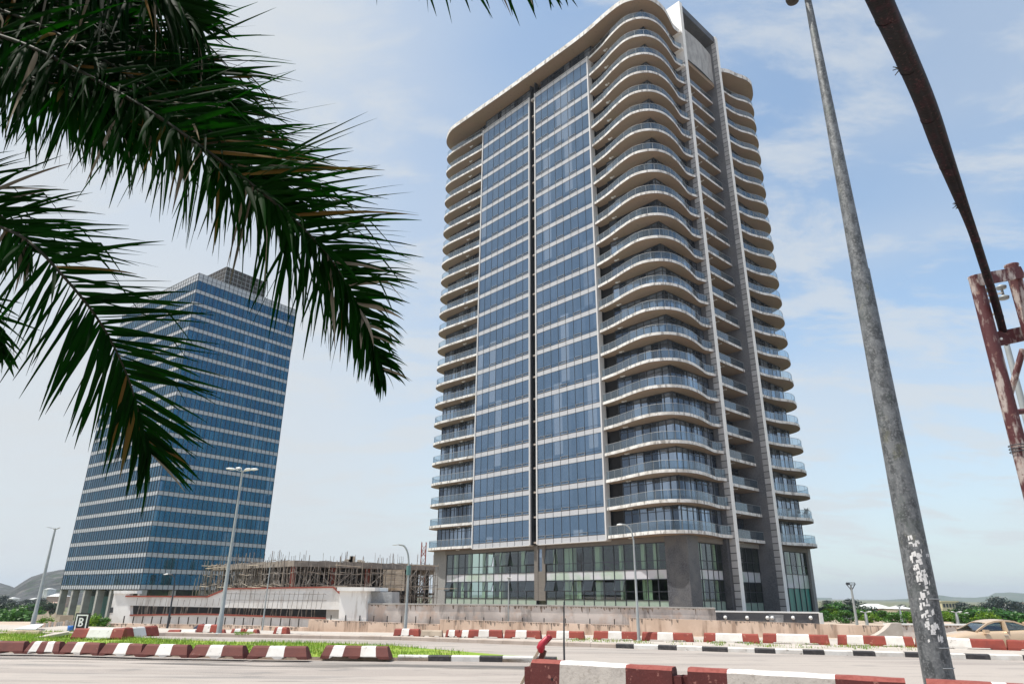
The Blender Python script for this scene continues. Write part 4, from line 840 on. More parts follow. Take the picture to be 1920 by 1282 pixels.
b = MB(); P = [AY(719, 1068, 74.5), AY(759, 1068.5, 75.5), AY(758, 1107, 75.5), AY(719, 1106.5, 74.5)]; b.add(P, [(0, 1, 2, 3)], 'plank_pale')
for k in range(9): u = k / 9; a, c = P[0].lerp(P[3], u), P[1].lerp(P[2], u); b.bar(a + Vector((0, -.06, 0)), c + Vector((0, -.06, 0)), .06, .10, 'plank_pale')
local(b, 'shutter_boards', SB)
b = MB()
for i in range(26):
    bx = R.uniform(0, 3.0); hz = R.uniform(.15, .9) * (1 - abs(bx - 1.5) / 2); p = AY(632, 1052, 78); b.box(p.x + bx, p.x + bx + .4, p.y - .3, p.y + .3, zs, zs + max(.15, hz), 'plank_pale')
local(b, 'block_stack', SB)
SCF = empty('scaffolding', (C0.x, C0.y, ZF), 0, 'tangled tube and timber scaffolding around the half built concrete frame', 'scaffold')
b = MB()
for a, c in ((C0, CR), (C0, CL)):
    L = (c - a).length; k = int(L / .55)
    for lay in (-.9, .1, 1.6, 3.0):
        for i in range(k + 1):
            u = min(1, max(0, (i + R.uniform(-.2, .2)) / k)); p = in_plan(a, c, u, lay); top = zs + (R.choice((-.3, .1, .5, 1.0)) if lay < 0 else -.55)
            b.bar((p.x, p.y, ZF), (p.x + R.uniform(-.2, .2), p.y, top), .06, .06, R.choice(('rust_pole', 'rust_pole', 'rust_pole', 'timber')))
        for lift in range(1, 6):
            z = ZF + lift * 1.08
            for i in range(0, k, 2):
                p, q_ = in_plan(a, c, i / k, lay), in_plan(a, c, min(1, (i + 2.3) / k), lay)
                if R.random() < .75: b.bar((p.x, p.y, z + R.uniform(-.15, .15)), (q_.x, q_.y, z + R.uniform(-.15, .15)), .055, .055, R.choice(('rust_pole', 'timber')))
        for i in range(int(k * 1.5)):
            u = R.uniform(0, .95); p, q_ = in_plan(a, c, u, lay), in_plan(a, c, min(1, u + R.uniform(1, 2.6) / L * R.choice((1, -1)) if u > .1 else u + .05), lay + R.uniform(0, .5)); z = R.uniform(0, 3.2)
            b.bar((p.x, p.y, ZF + z), (q_.x, q_.y, ZF + z + R.uniform(1.2, 2.3)), .05, .05, 'rust_pole')
    for i in range(int(L / 1.3)):
        p = in_plan(a, c, R.random(), -.9); q_ = p + (c - a).normalized() * R.uniform(1.5, 3); z = zs - R.choice((0.1, .35, 2.4, 2.5)); b.bar((p.x, p.y, z), (q_.x, q_.y, z + R.uniform(-.1, .1)), .35, .05, 'plank_pale')
    for i in range(int(L / .55)):
        p = in_plan(a, c, R.random(), R.uniform(.5, 2)); b.bar((p.x, p.y, zs), (p.x + R.uniform(-.05, .05), p.y, zs + R.uniform(.35, 1.1)), .03, .03, 'rust_pole')
for i in range(14):
    p = in_plan(C0, CL, 1.0 + R.uniform(0, .1), R.uniform(-1.5, 2)); b.bar((p.x, p.y, ZF), (p.x + R.uniform(-.3, .3), p.y, zs - R.uniform(.2, 3)), .06, .06, 'timber')
off = SCF.location.copy(); local(b, 'pole_lattice', SCF)
# lattice mast
p = AY(793, 1058, 96); top = AY(793, 1016, 96).z; b = MB(); w = .3
for i, j in ((-1, -1), (1, -1), (1, 1), (-1, 1)): b.bar((i * w, j * w, 0), (i * w, j * w, top - ZF), .07, .07, 'red_oxide')
z = 0.0; k = 0
while z < top - ZF - .8:
    m = 'red_oxide' if int(z / 2.2) % 2 else 'grey_metal'; c4 = [(-w, -w), (w, -w), (w, w), (-w, w)]
    for s in range(4):
        a, c = c4[s], c4[(s + 1) % 4]; b.bar((*a, z), (*c, z + .8) if k % 2 else (*c, z), .05, .05, m); b.bar((*c, z), (*a, z + .8), .05, .05, m)
    z += .8; k += 1
tag(b.build('lattice_mast', None, (p.x, p.y, ZF)), 'slim red and grey lattice mast left of the curved tower', 'mast')

# ------------------------------------------------------------------ street lamps
def luminaire(b, p, d, L=.62, w=.13, m='lamp_white'):
    p, d = Vector(p), Vector(d).normalized(); s = d.cross(Vector((0, 0, 1))).normalized(); up = s.cross(d); V = []; k = 7
    for i in range(k):
        u = i / (k - 1); r = w * (sin(pi * (0.12 + 0.8 * u)) ** .6)
        for j in range(8): a = 2 * pi * j / 8; V.append(p + d * (L * u) + s * (r * cos(a)) + up * (r * .5 * sin(a) * (1 if sin(a) > 0 else .5)))
    b.add(V, [(i * 8 + j, i * 8 + (j + 1) % 8, (i + 1) * 8 + (j + 1) % 8, (i + 1) * 8 + j) for i in range(k - 1) for j in range(8)], m, True)
    b.add(V[:8], [tuple(range(8))], m); b.add(V[-8:], [tuple(range(8))[::-1]], m)
def street_lamp(base, height, r0, r1, heads, label, arm=None, m='lamp_grey', hl=.62, hw=.13, gear=False):
    o = empty('street_lamp', base, 0, label, 'street lamp', 'street lamps')
    b = MB(); b.tube([(0, 0, 0), (0, 0, .9), (0, 0, .95), (0, 0, height)], [r0 * 1.25, r0 * 1.2, r0, r1], m, 10); b.lathe([(r0 * 2, 0), (r0 * 2, .05), (r0, .06)], m, 10); b.build('pole', o)
    if arm:
        a = MB(); pts = catmull([Vector((0, 0, height - .02)), Vector((arm[0] * .15, 0, height + arm[1] * .55)), Vector((arm[0] * .5, 0, height + arm[1] * .92)), Vector((arm[0], 0, height + arm[1]))], 5); a.tube(pts, [r1 * .9] * len(pts), m, 8); a.build('curved_arm', o)
        h = MB(); luminaire(h, (arm[0] * .98, 0, height + arm[1]), (arm[0], 0, -.12 * abs(arm[0])), hl, hw, heads[0][2]); h.build('lamp_head', o)
    else:
        for hx, hz, hm in heads:
            a = MB(); a.tube([(0, 0, height - .05), (hx, 0, height + hz)], [r1 * .7] * 2, m, 6); ar = a.build('arm', o)
            h = MB(); luminaire(h, (hx, 0, height + hz), (hx, .15 if hz > .1 else -.1, .02), hl, hw, hm); h.build('lamp_head', o)
    if gear: g = MB(); g.tube([(0, 0, height - .5), (0, 0, height - .05)], [r0 * 1.6] * 2, 'lamp_green', 10); g.build('collar', o)
    return o
def top_at(base, px, py): return AY(px, py, base.y).z - base.z
p = G(410, 1188, .12); street_lamp(p, top_at(p, 455, 882), .105, .045, [(-.42, .06, 'lamp_white'), (-.14, .12, 'lamp_white'), (.14, -.0, 'lamp_white'), (.4, .04, 'lamp_white')], 'tall grey street lamp with four white heads, before the blue office tower', hl=.45, hw=.16)
p = G(759, 1191, .12); street_lamp(p, top_at(p, 764, 1058), .07, .05, [(0, 0, 'lamp_grey')], 'grey street lamp with a curved arm and dark collar beside the scaffolding', arm=(-.58, .98), gear=True, hl=.35, hw=.07)
p = G(1198, 1201, .12); street_lamp(p, top_at(p, 1186, 1012), .06, .04, [(0, 0, 'lamp_white')], 'slim street lamp with a curved arm and round white head before the tower', arm=(-.52, .72), hl=.26, hw=.11)
p = G(58, 1184, 0); street_lamp(p, top_at(p, 105, 990), .10, .05, [(-.12, .0, 'lamp_grey'), (.12, -.02, 'lamp_grey')], 'grey street lamp with two flat arms, left of the blue office tower', hl=.34, hw=.05)
p = AY(-16, 812, 25); p = Vector((p.x - 1.0, 25, 0)); street_lamp(p, AY(0, 812, 25).z, .1, .05, [(-.15, .0, 'lamp_grey'), (.3, .03, 'lamp_grey')], 'street lamp cut off by the photo edge, only its head showing', hl=.55, hw=.09)
p = G(313, 1180, .0); street_lamp(p, top_at(p, 328, 1094), .05, .035, [(0, 0, 'lamp_white')], 'short street lamp with a curved arm before the white unfinished building', arm=(-.5, .55), m='dark_metal', hl=.28, hw=.09)
p = G(491, 1184, ZF); street_lamp(p, top_at(p, 503, 1062), .05, .03, [(.05, .02, 'lamp_grey')], 'thin grey lamp post in front of the scaffolding', hl=.25, hw=.05)
p = onwall(953, 1166, .5); p.z = ZF; street_lamp(p, top_at(p, 950.5, 1084), .04, .03, [(-.12, .05, 'lamp_white'), (-.03, .08, 'lamp_white'), (.03, .05, 'lamp_white'), (.12, .08, 'lamp_white')], 'small lamp post with a cluster of heads before the podium glazing', hl=.12, hw=.05)
for (bx, by, tx, ty, Y, l) in ((1690, 1158, 1683, 1136, 75, 'pale lamp post among the trees left of the mast'), (1797, 1170, 1791, 1147, 68, 'white lamp post among the trees above the golden car'), (1626, 1171, 1622, 1147, 66, 'pale lamp post among bushes above the long wall'), (1810, 1168, 1806, 1149, 80, 'thin grey lamp post right of the white one')):
    q_ = AY(bx, by, Y); gz = ground_z(q_.x, Y); street_lamp(Vector((q_.x, Y, gz)), AY(tx, ty, Y).z - gz, .11, .06, [(-.2, .02, 'lamp_white'), (.2, .02, 'lamp_white')], l, hl=.35, hw=.09)
q_ = AY(1607, 1170, 56); o = empty('street_lamp', (q_.x, 56, ground_z(q_.x, 56)), 0, 'dark lamp post with a flat rectangular head frame above the long wall', 'street lamp', 'street lamps')
hh = AY(1594, 1096, 56).z - o.location.z; b = MB(); b.tube([(0, 0, 0), (0, 0, hh)], [.11, .07], 'lamp_grey', 10); b.build('pole', o)
b = MB()
for a, c in (((-.34, 0, hh + .02), (.34, 0, hh + .02)), ((-.34, 0, hh + .16), (.34, 0, hh + .16)), ((-.34, 0, hh + .02), (-.34, 0, hh + .16)), ((.34, 0, hh + .02), (.34, 0, hh + .16)), ((0, 0, hh - .4), (.3, 0, hh)), ((0, 0, hh - .4), (-.3, 0, hh))): b.bar(a, c, .045, .05, 'dark_metal')
b.box(-.32, -.1, -.1, .1, hh + .05, hh + .13, 'dark_metal'); b.build('head_frame', o)

# ------------------------------------------------------------------ letter board, clutter by the road
p = G(149, 1186.5, .09) + Vector((0, 0, .04)); o = empty('letter_board', p, radians(-4), 'black board with a white frame and a large white letter B', 'sign')
W_, H_ = .74, .80; b = MB(); b.box(-W_ / 2, W_ / 2, -.04, .04, .1, .1 + H_, 'black_board'); b.box(-.3, -.24, -.03, .03, 0, .12, 'dark_metal'); b.box(.24, .3, -.03, .03, 0, .12, 'dark_metal'); b.build('board', o)
b = MB(); i_ = .07; t_ = .06
for x0, x1, z0, z1 in ((-W_ / 2 + i_, W_ / 2 - i_, .1 + H_ - i_ - t_, .1 + H_ - i_), (-W_ / 2 + i_, -W_ / 2 + i_ + t_, .1, .1 + H_ - i_ - t_), (W_ / 2 - i_ - t_, W_ / 2 - i_, .1, .1 + H_ - i_ - t_), (-W_ / 2 + i_ + t_, W_ / 2 - i_ - t_, .1, .1 + t_)): b.box(x0, x1, -.055, -.04, z0, z1, 'letter_white')
b.build('white_frame', o)
b = MB(); bx, bz, bh = -.135, .28, .40
b.box(bx, bx + .07, -.055, -.04, bz, bz + bh, 'letter_white')
for zc, r in ((bz + bh * .745, bh * .255), (bz + bh * .27, bh * .27)):
    b.box(bx + .07, bx + .12, -.055, -.04, zc + r - .06, zc + r, 'letter_white'); b.box(bx + .07, bx + .12, -.055, -.04, zc - r, zc - r + .06, 'letter_white')
    V = []
    for k in range(13):
        a = -pi / 2 + pi * k / 12
        for rr in (r, r - .06): V += [(bx + .12 + rr * cos(a) * 1.2, -.055, zc + rr * sin(a))]
    b.add(V, [(2 * k, 2 * k + 1, 2 * k + 3, 2 * k + 2) for k in range(12)], 'letter_white')
b.build('letter', o)
p = G(132, 1184, .09); b = MB(); b.lathe([(0, 0), (.16, 0), (.18, .28), (.16, .3), (0, .3)], 'blue_plastic', 12); tag(b.build('plastic_tub', None, p), 'small bright blue plastic tub beside the letter board', 'tub')
p = G(98, 1194, .1); b = MB(); b.prism([(-.72, -.3), (-.1, -.45), (.75, -.1), (.5, .4), (-.35, .5)], 0.02, .13, 'paving'); o = b.build('broken_slab', None, p); o.rotation_euler = (.12, -.16, .1); tag(o, 'broken pale concrete slab lying tilted on the grass', 'slab')
p = G(47, 1190, .05); b = MB(); b.prism([(-.75, -.22), (.75, -.2), (.68, .2), (-.7, .22)], 0, .2, 'pink_wall'); tag(b.build('concrete_footing', None, p), 'low brown concrete footing at the base of the twin armed lamp', 'footing')
p = AY(48, 1180, 38); p.z = 0; o = empty('site_shed', p, 0, 'low shed with a pale blue sheet roof beyond the grass at the far left', 'shed'); o.scale = (.52, .52, .6)
b = MB(); b.box(-.9, 1.0, 0, 1.5, 0, .34, 'stained_wall'); b.build('wall', o); b = MB(); b.add([(-1.1, -.2, .34), (1.1, -.2, .34), (.7, 1.6, .72), (-.6, 1.6, .68)], [(0, 1, 2, 3)], 'roof_sheet'); b.add([(-1.1, -.2, .30), (1.1, -.2, .30), (.7, 1.6, .68), (-.6, 1.6, .64)], [(3, 2, 1, 0)], 'roof_sheet'); b.build('roof', o)
o = empty('unfinished_hut', AY(86, 1175, 52), 0, 'small unfinished beige hut with ragged wall tops, left of the office tower columns', 'building'); z0 = AY(86, 1175, 52).z
b = MB(); b.add([(-.85, 0, -.6), (.8, 0, -.6), (.85, 0, .75), (.55, 0, .6), (.5, 0, 1.0), (.1, 0, .7), (-.1, 0, 1.05), (-.3, 0, .85), (-.8, 0, .8)], [tuple(range(9))], 'beige_house'); b.add([(-.85, 1.6, -.6), (.8, 1.6, -.6), (.85, 1.6, .75), (-.8, 1.6, .8)], [(3, 2, 1, 0)], 'beige_house'); b.add([(-.85, 0, -.6), (-.8, 0, .8), (-.8, 1.6, .8), (-.85, 1.6, -.6)], [(0, 1, 2, 3)], 'beige_house'); b.add([(.8, 0, -.6), (.85, 0, .75), (.85, 1.6, .75), (.8, 1.6, -.6)], [(0, 1, 2, 3)], 'beige_house'); b.build('wall', o)
b = MB(); b.box(-.35, -.1, -.03, 0, .15, .45, 'window_dark'); b.box(.2, .42, -.03, 0, .15, .45, 'window_dark'); b.build('window', o)
fa, fb = G(62, 1181, 0), onwall(203, 1176, .2); fb.z = 0
o = empty('slab_fence', fa, 0, 'low fence of upright pale concrete slabs and posts behind the letter board', 'fence')
b = MB(); k = 34
for i in range(k):
    q_ = fa.lerp(fb, i / k) - fa; b.box(q_.x, q_.x + .14 * R.uniform(.6, 1.2), q_.y, q_.y + .08, -.3, .36 + R.uniform(-.06, .10), R.choice(('paving', 'concrete', 'pink_wall')))
b.build('slabs', o)

# ------------------------------------------------------------------ galvanised high mast
MX, MY = 7.05, 12.3
o = empty('high_mast', (MX, MY, 0), 0, 'thick galvanised steel mast leaning out of the top of the photo', 'mast'); zj = AY(1610, 513, MY).z
b = MB(); b.tube([(0, 0, 0), (0, 0, zj + .06)], [.242, .172], 'galvanised', 28); b.lathe([(.45, 0), (.45, .05), (.25, .06)], 'galvanised', 20); b.build('lower_shaft', o)
b = MB(); b.tube([(0, 0, zj - .1), (0, 0, 17.2)], [.158, .055], 'galvanised', 28); b.build('upper_shaft', o)
b = MB(); R2 = random.Random(11)
for i in range(70):
    z = R2.uniform(1.55, 3.0) if R2.random() < .85 else R2.uniform(1.35, 1.6); a = radians(-112) + R2.gauss(0, .25); r = .242 - .07 * z / (zj + .06) + .002; s = R2.uniform(.008, .04); h = R2.uniform(.01, .06); V = []
    for da, dz in ((-s, -h), (s, -h * R2.uniform(.3, 1)), (s * R2.uniform(.5, 1), h), (-s, h * R2.uniform(.2, 1))): aa = a + da / r; V.append((r * cos(aa), r * sin(aa), z + dz))
    b.add(V, [(0, 1, 2, 3)], 'paper')
b.build('poster_print', o)
b = MB()
for zb_ in (.95, 1.25, 2.0): b.tube([(.245 * cos(a), .245 * sin(a), zb_) for a in [radians(-100 + 7 * k) for k in range(11)]], .008, 'grey_metal', 5)
b.build('wire_band', o)
zr = 15.4; b = MB(); ring = [(.75 * cos(2 * pi * k / 20), .75 * sin(2 * pi * k / 20), zr + 1.5) for k in range(21)]; b.tube(ring, .03, 'galvanised', 6)
for k in range(3): a = 2 * pi * k / 3 + .4; b.tube([(.1 * cos(a), .1 * sin(a), zr + 1.5), (.75 * cos(a), .75 * sin(a), zr + 1.5)], .025, 'galvanised', 6)
b.build('lamp_ring', o)
pd = AY(1487, 4, MY); dx = pd.x - MX
for k in range(5):
    a = pi + 2 * pi * k / 5; b = MB(); cx, cy = dx * -cos(a) if k else dx, .75 * sin(a) if k else 0.0
    zz_ = pd.z + (0 if k == 0 else 1.3); b.lathe([(0, zz_ + .0), (.135, zz_ + .01), (.16, zz_ + .10), (.12, zz_ + .3), (.05, zz_ + .38), (0, zz_ + .38)], 'dark_frame', 16, Matrix.Translation((cx, cy, 0))); b.tube([(cx, cy, zz_ + .36), (cx * 1.05, cy, zr + 1.5)], .02, 'galvanised', 6); b.build('floodlight', o)

# ------------------------------------------------------------------ rusty red arched boom and its portal
K = 1.7
def gp(px, py, d): v = AD(px, py, d * K); return v
bp = [gp(1886, 642, 7.0), gp(1866, 566, 6.75), gp(1843, 493, 6.48), gp(1822, 429, 6.22), gp(1795, 361, 5.92), gp(1764, 283, 5.55), gp(1730, 189, 5.05), gp(1690, 97, 4.55), gp(1645, 0, 4.05), gp(1594, -115, 3.6)]
bp += [bp[-1] + Vector((-1.5, -1.9, -.25)), bp[-1] + Vector((-3.1, -4.2, -1.6)), bp[-1] + Vector((-4.2, -5.9, -3.6)), bp[-1] + Vector((-4.6, -6.6, -7.2))]
path = catmull(bp, 6)
o = empty('arched_boom', (path[0].x, path[0].y, 0), 0, 'dark rusty red arched steel boom sweeping across the upper right', 'boom'); off = o.location.copy()
b = MB(); n = len(path); rad = [(.062 + .036 * smooth01(16, 34, i)) for i in range(n)]
b.tube(path, rad, 'oxide_paint', 16); local(b, 'main_tube', o)
b = MB(); side = []
for i in range(n):
    t = (path[min(i + 1, n - 1)] - path[max(i - 1, 0)]).normalized(); s = t.cross(Vector((0, 0, 1))).normalized(); s = s if s.x > 0 else -s
    side.append(path[i] + s * rad[i] * (1.15 if i > 5 else .6) + Vector((0, .06, -.03)))
b.tube(side, [.026 + .036 * smooth01(14, 34, i) for i in range(n)], 'oxide_paint', 12); local(b, 'second_tube', o)
for i in range(4, 52, 6):
    b = MB(); t = (path[i + 1] - path[i - 1]).normalized(); s = (side[i] - path[i]).normalized(); u = t.cross(s); V = [path[i] + s * rad[i] * .8 - u * rad[i] * .7, side[i] + s * .05 - u * .05, side[i] + t * .3 - u * .06, path[i] + t * .42 + s * rad[i] * .6 - u * rad[i] * .8]
    b.add(V, [(0, 1, 2, 3)], 'oxide_paint'); b.tube([path[i] - t * .02, path[i] + t * .02], [rad[i] * 1.05] * 2, 'oxide_paint', 16); local(b, 'gusset', o)
b = MB()
for i in (22, 40):
    for k in range(9): b.bar(path[i] + Vector((-rad[i], 0, 0)), path[i] + Vector((-rad[i] - R.uniform(.02, .07), R.uniform(-.05, .05), R.uniform(-.08, .05))), .008, .008, 'dark_frame')
local(b, 'loose_wire', o)
PL_, PR_ = gp(1829, 522, 7), gp(1897, 500, 7.05)
o = empty('boom_portal', (PL_.x, PL_.y, 0), 0, 'peeling red steel portal of round tubes carrying the arched boom', 'portal'); off = o.location.copy()
for p in (PL_, PR_): b = MB(); b.tube([(p.x, p.y, 0), (p.x, p.y, p.z)], [.118, .108], 'peeling_red', 18); b.lathe([(.11, -.001), (.116, .03), (0, .035)], 'peeling_red', 16, Matrix.Translation((p.x, p.y, p.z))); local(b, 'post', o)
pc = (PL_ + PR_) / 2
for y1, y2, nm, hh in ((522, 510, 'top_beam', .21), (634, 620, 'bottom_beam', .25)):
    a, c = gp(1826 + (y1 - 522) * .22, y1 + 8, 6.93), gp(1893 + (y1 - 522) * .22, y2 + 8, 6.98); b = MB(); b.bar(a + (a - c) * .02 + Vector((0, -.1, 0)), c + (c - a) * .25 + Vector((0, -.1, 0)), .05, hh, 'peeling_red'); bo = local(b, nm, o)
    b = MB()
    for u in (.12, .22): q_ = a.lerp(c, u) + Vector((0, -.145, -.02)); b.tube([q_, q_ + Vector((0, -.02, 0))], .022, 'letter_white', 8)
    if hh > .22: local(b, 'bolt', bo)
b = MB(); a, c = gp(1846, 556, 7.05), gp(1880, 549, 7.05); b.bar(a, c, .03, .03, 'lamp_white')
for q_ in (a, c):
    for dz in (.10, -.10): b.lathe([(0, -.03), (.075, -.02), (.085, .02), (.03, .05), (0, .05)], 'lamp_grey', 12, Matrix.Translation(q_ + Vector((0, 0, dz))))
    b.bar(q_ + Vector((0, 0, -.12)), q_ + Vector((0, 0, .14)), .03, .03, 'lamp_grey')
local(b, 'insulator_rail', o)
b = MB(); b.tube([gp(1890, 752, 7), gp(1918, 655, 7.05)], .055, 'peeling_red', 10); b.tube([gp(1890, 774, 7), gp(1945, 768, 7.1)], .05, 'peeling_red', 10); local(b, 'brace', o)
b = MB(); q_ = gp(1905, 872, 7); zc = q_.z
for k in range(3): b.tube([(PL_.x + .14 * cos(2 * pi * j / 16), PL_.y + .14 * sin(2 * pi * j / 16), zc + .05 * k) for j in range(17)], .008, 'dark_metal', 5)
local(b, 'wire_wrap', o)
# slim grey pole behind the portal
p = AY(1921, 772, 24); o = empty('lamp_pole', (p.x, 24, 0), 0, 'slim grey lamp pole seen behind the red portal', 'pole'); zt_ = AY(1876, 585, 24).z
b = MB(); b.tube([(0, 0, 0), (0, 0, zt_)], [.16, .09], 'lamp_grey', 12); b.build('shaft', o); b = MB(); luminaire(b, (0, 0, zt_), (0, 1, .05), .5, .08, 'lamp_grey'); b.build('lamp_head', o)

# ------------------------------------------------------------------ stake with red ribbon, thin rod
Ys = 14.0; p = AY(1000, 1240, Ys); o = empty('marker_stake', (p.x, Ys, 0), 0, 'leaning wooden stake with red ribbon tied on top at the end of the near barriers', 'stake'); off = o.location.copy()
b = MB(); b.bar(AY(968, 1300, Ys), AY(1011, 1217, Ys), .05, .05, 'stake_wood'); local(b, 'wooden_slat', o)
b = MB(); b.bar(AY(990, 1300, Ys + .03), AY(1020, 1217, Ys + .03), .05, .09, 'stake_dark'); b.bar(AY(1001, 1300, Ys + .05), AY(1024, 1219, Ys + .05), .03, .03, 'stake_wood'); local(b, 'dark_slat', o)
b = MB(); rb = [AY(1014, 1222, Ys), AY(1014, 1214, Ys - .02), AY(1016, 1207, Ys - .03), AY(1024, 1198, Ys - .02), AY(1031, 1192, Ys)]; b.tube(rb, [.045, .085, .07, .055, .04], 'ribbon_red', 9)
b.add([AY(1027, 1190, Ys - .06), AY(1034, 1192, Ys + .04), AY(1036, 1196, Ys + .02), AY(1024, 1209, Ys + .03), AY(1018, 1206, Ys - .06)], [(0, 1, 2, 3, 4)], 'ribbon_red'); b.add([AY(1008, 1211, Ys - .07), AY(1013, 1205, Ys - .05), AY(1023, 1212, Ys - .06), AY(1012, 1219, Ys - .08)], [(0, 1, 2, 3)], 'ribbon_red'); local(b, 'ribbon', o)
p = AY(1058.5, 1240, 13.75); b = MB(); z1 = AY(1053, 1127, 13.75).z; b.tube([(0, 0, 0), (-.005, 0, z1 * .6), (.01, 0, z1)], [.022, .018, .012], 'dark_metal', 7); b.tube([(0, 0, 0), (0, 0, .06)], .05, 'dark_metal', 8); tag(b.build('thin_rod', None, (p.x, 13.75, 0)), 'thin black rod standing upright behind the nearest barrier', 'rod')
# ------------------------------------------------------------------ trees and bushes
def crown_mesh(seed, m, rx, rz, n_cl, n_lf, leaf):
    rr = random.Random(seed); b = MB(); V, Fc = [], []; cl = []
    for _ in range(n_cl):
        a = rr.uniform(0, 2 * pi); h = rr.uniform(-.85, 1.0); q = sqrt(max(0, 1 - h * h)) * rr.uniform(.35, .95); cl.append((Vector((cos(a) * q * rx, sin(a) * q * rx, h * rz)), rr.uniform(.28, .5) * rx))
    for c, r in cl:
        for _ in range(n_lf):
            d = Vector((rr.gauss(0, 1), rr.gauss(0, 1), rr.gauss(0, 1))).normalized(); p = c + Vector((d.x, d.y, d.z * .75)) * (r * rr.uniform(.55, 1.05)); u = Vector((rr.gauss(0, 1), rr.gauss(0, 1), rr.gauss(0, .6))).normalized(); w = (d + u * .6).normalized(); s = u.cross(w).normalized() * leaf * rr.uniform(.5, 1.1); u = w.cross(s).normalized() * leaf * rr.uniform(.6, 1.3); k = len(V)
            V += [p - s * .5 - u * .2, p + s * .5 - u * .3, p + s * .3 + u * .5, p - s * .35 + u * .6]; Fc.append((k, k + 1, k + 2, k + 3))
    b.add(V, Fc, m); return b, cl
TREES = {}
def tree_kind(key, seed, m, rx, rz, trunk_h, n_cl, n_lf, leaf, name='tree'):
    o = empty(name, (0, 0, 0)); b, cl = crown_mesh(seed, m, rx, rz, n_cl, n_lf, leaf); b.build('crown', o, (0, 0, trunk_h + rz * .75))
    t = MB(); t.tube([(0, 0, -.5), (.05 * rx, 0, trunk_h * .6), (0, .03, trunk_h + rz * .6)], [rx * .10, rx * .075, rx * .04], 'bark', 8)
    for c, r in cl[:7]: t.tube([(0, 0, trunk_h * .7), c * .45 + Vector((0, 0, trunk_h + rz * .6)), c * .85 + Vector((0, 0, trunk_h + rz * .75))], [rx * .045, rx * .03, rx * .012], 'bark', 5)
    t.build('trunk', o); TREES[key] = [o, False]
tree_kind('dark', 1, 'leaf_dark', 4.2, 3.0, 2.2, 34, 75, .42); tree_kind('green', 2, 'leaf_green', 3.6, 2.4, 1.6, 30, 75, .40); tree_kind('blue', 3, 'leaf_blue', 6.5, 3.9, 3.0, 36, 80, .62)
tree_kind('bright', 4, 'leaf_bright', 1.9, 1.4, .35, 22, 60, .28, 'bush'); tree_kind('bushy', 5, 'leaf_green', 2.3, 1.5, .3, 24, 60, .30, 'bush')
def plant(key, px, py_top, Y, label, cat, group, sx=1.0):
    """Stand one of the trees at distance Y so that its top reaches the line of sight through (px, py_top)."""
    top = AY(px, py_top, Y); gz = ground_z(top.x, Y); proto, used = TREES[key]
    hgt = {'dark': 8.5, 'green': 6.8, 'blue': 11.5, 'bright': 3.2, 'bushy': 3.5}[key]; s = max(.25, (top.z - gz) / hgt); loc = (top.x, Y, gz); sc = (s * sx, s * sx, s)
    if not used: o = proto; TREES[key][1] = True; o.location = loc; o.scale = sc
    else: o = copy_tree(proto, loc, R.uniform(0, 6.28), scale=sc)
    o.rotation_euler = (0, 0, R.uniform(0, 6.28)); return tag(o, label, cat, group)
n_ = 0
row1 = [(1548, 1137, 130), (1572, 1128, 170), (1588, 1140, 130), (1604, 1131, 165), (1620, 1138, 160), (1640, 1146, 130), (1660, 1147, 140), (1684, 1147, 150), (1703, 1144, 160), (1728, 1142, 150), (1752, 1140, 160), (1780, 1143, 140), (1812, 1134, 190), (1835, 1137, 170), (1850, 1144, 140), (1868, 1140, 150), (1890, 1146, 140), (1930, 1150, 140), (1955, 1150, 140)]
for i, (x, y, Y) in enumerate(row1): plant(('dark', 'green')[i % 2 if i not in (3, 8) else 0], x, y - 2.5, Y, '%s leafy tree from the left in the belt beyond the right hand wall' % ORD[i], 'tree', 'trees beyond the wall on the right', R.uniform(1.1, 1.5))
row0 = [(1545, 1148, 78), (1560, 1142, 88), (1583, 1147, 74), (1612, 1146, 84), (1632, 1150, 76), (1655, 1148, 82), (1676, 1152, 70), (1700, 1150, 76), (1722, 1147, 84), (1745, 1150, 80), (1770, 1150, 84), (1800, 1153, 74), (1822, 1147, 90), (1845, 1150, 80), (1878, 1150, 88), (1905, 1150, 90)]
for i, (x, y, Y) in enumerate(row0): plant(('bushy', 'bright', 'bushy')[i % 3], x, y - 5, Y, '%s green bush from the left, just over the right hand wall' % ORD[i], 'bush', 'bushes over the wall on the right', R.uniform(1.3, 1.9))
for i, (x, y, Y, l) in enumerate([(1872, 1117, 260, 'large bluish dark tree rising highest before the far ridge'), (1852, 1127, 250, 'bluish dark tree left of the highest one'), (1896, 1131, 270, 'bluish dark tree between two rounded ones'), (1908, 1126, 300, 'rounded bluish dark tree near the orange topped building'), (1806, 1127, 300, 'bluish dark tree beside the yellow building'), (1600, 1121, 260, 'dark tree on the skyline behind the rectangular headed lamp'), (1640, 1132, 480, 'distant dark tree left of the white hipped roof'), (1690, 1132, 480, 'distant dark tree above the white hipped roof'), (1712, 1133, 450, 'distant dark tree beside the mast'), (1556, 1124, 300, 'distant dark tree nearest the curved tower')]):
    plant('blue', x, y, Y, l, 'tree', 'larger dark trees on the skyline', 1.1)
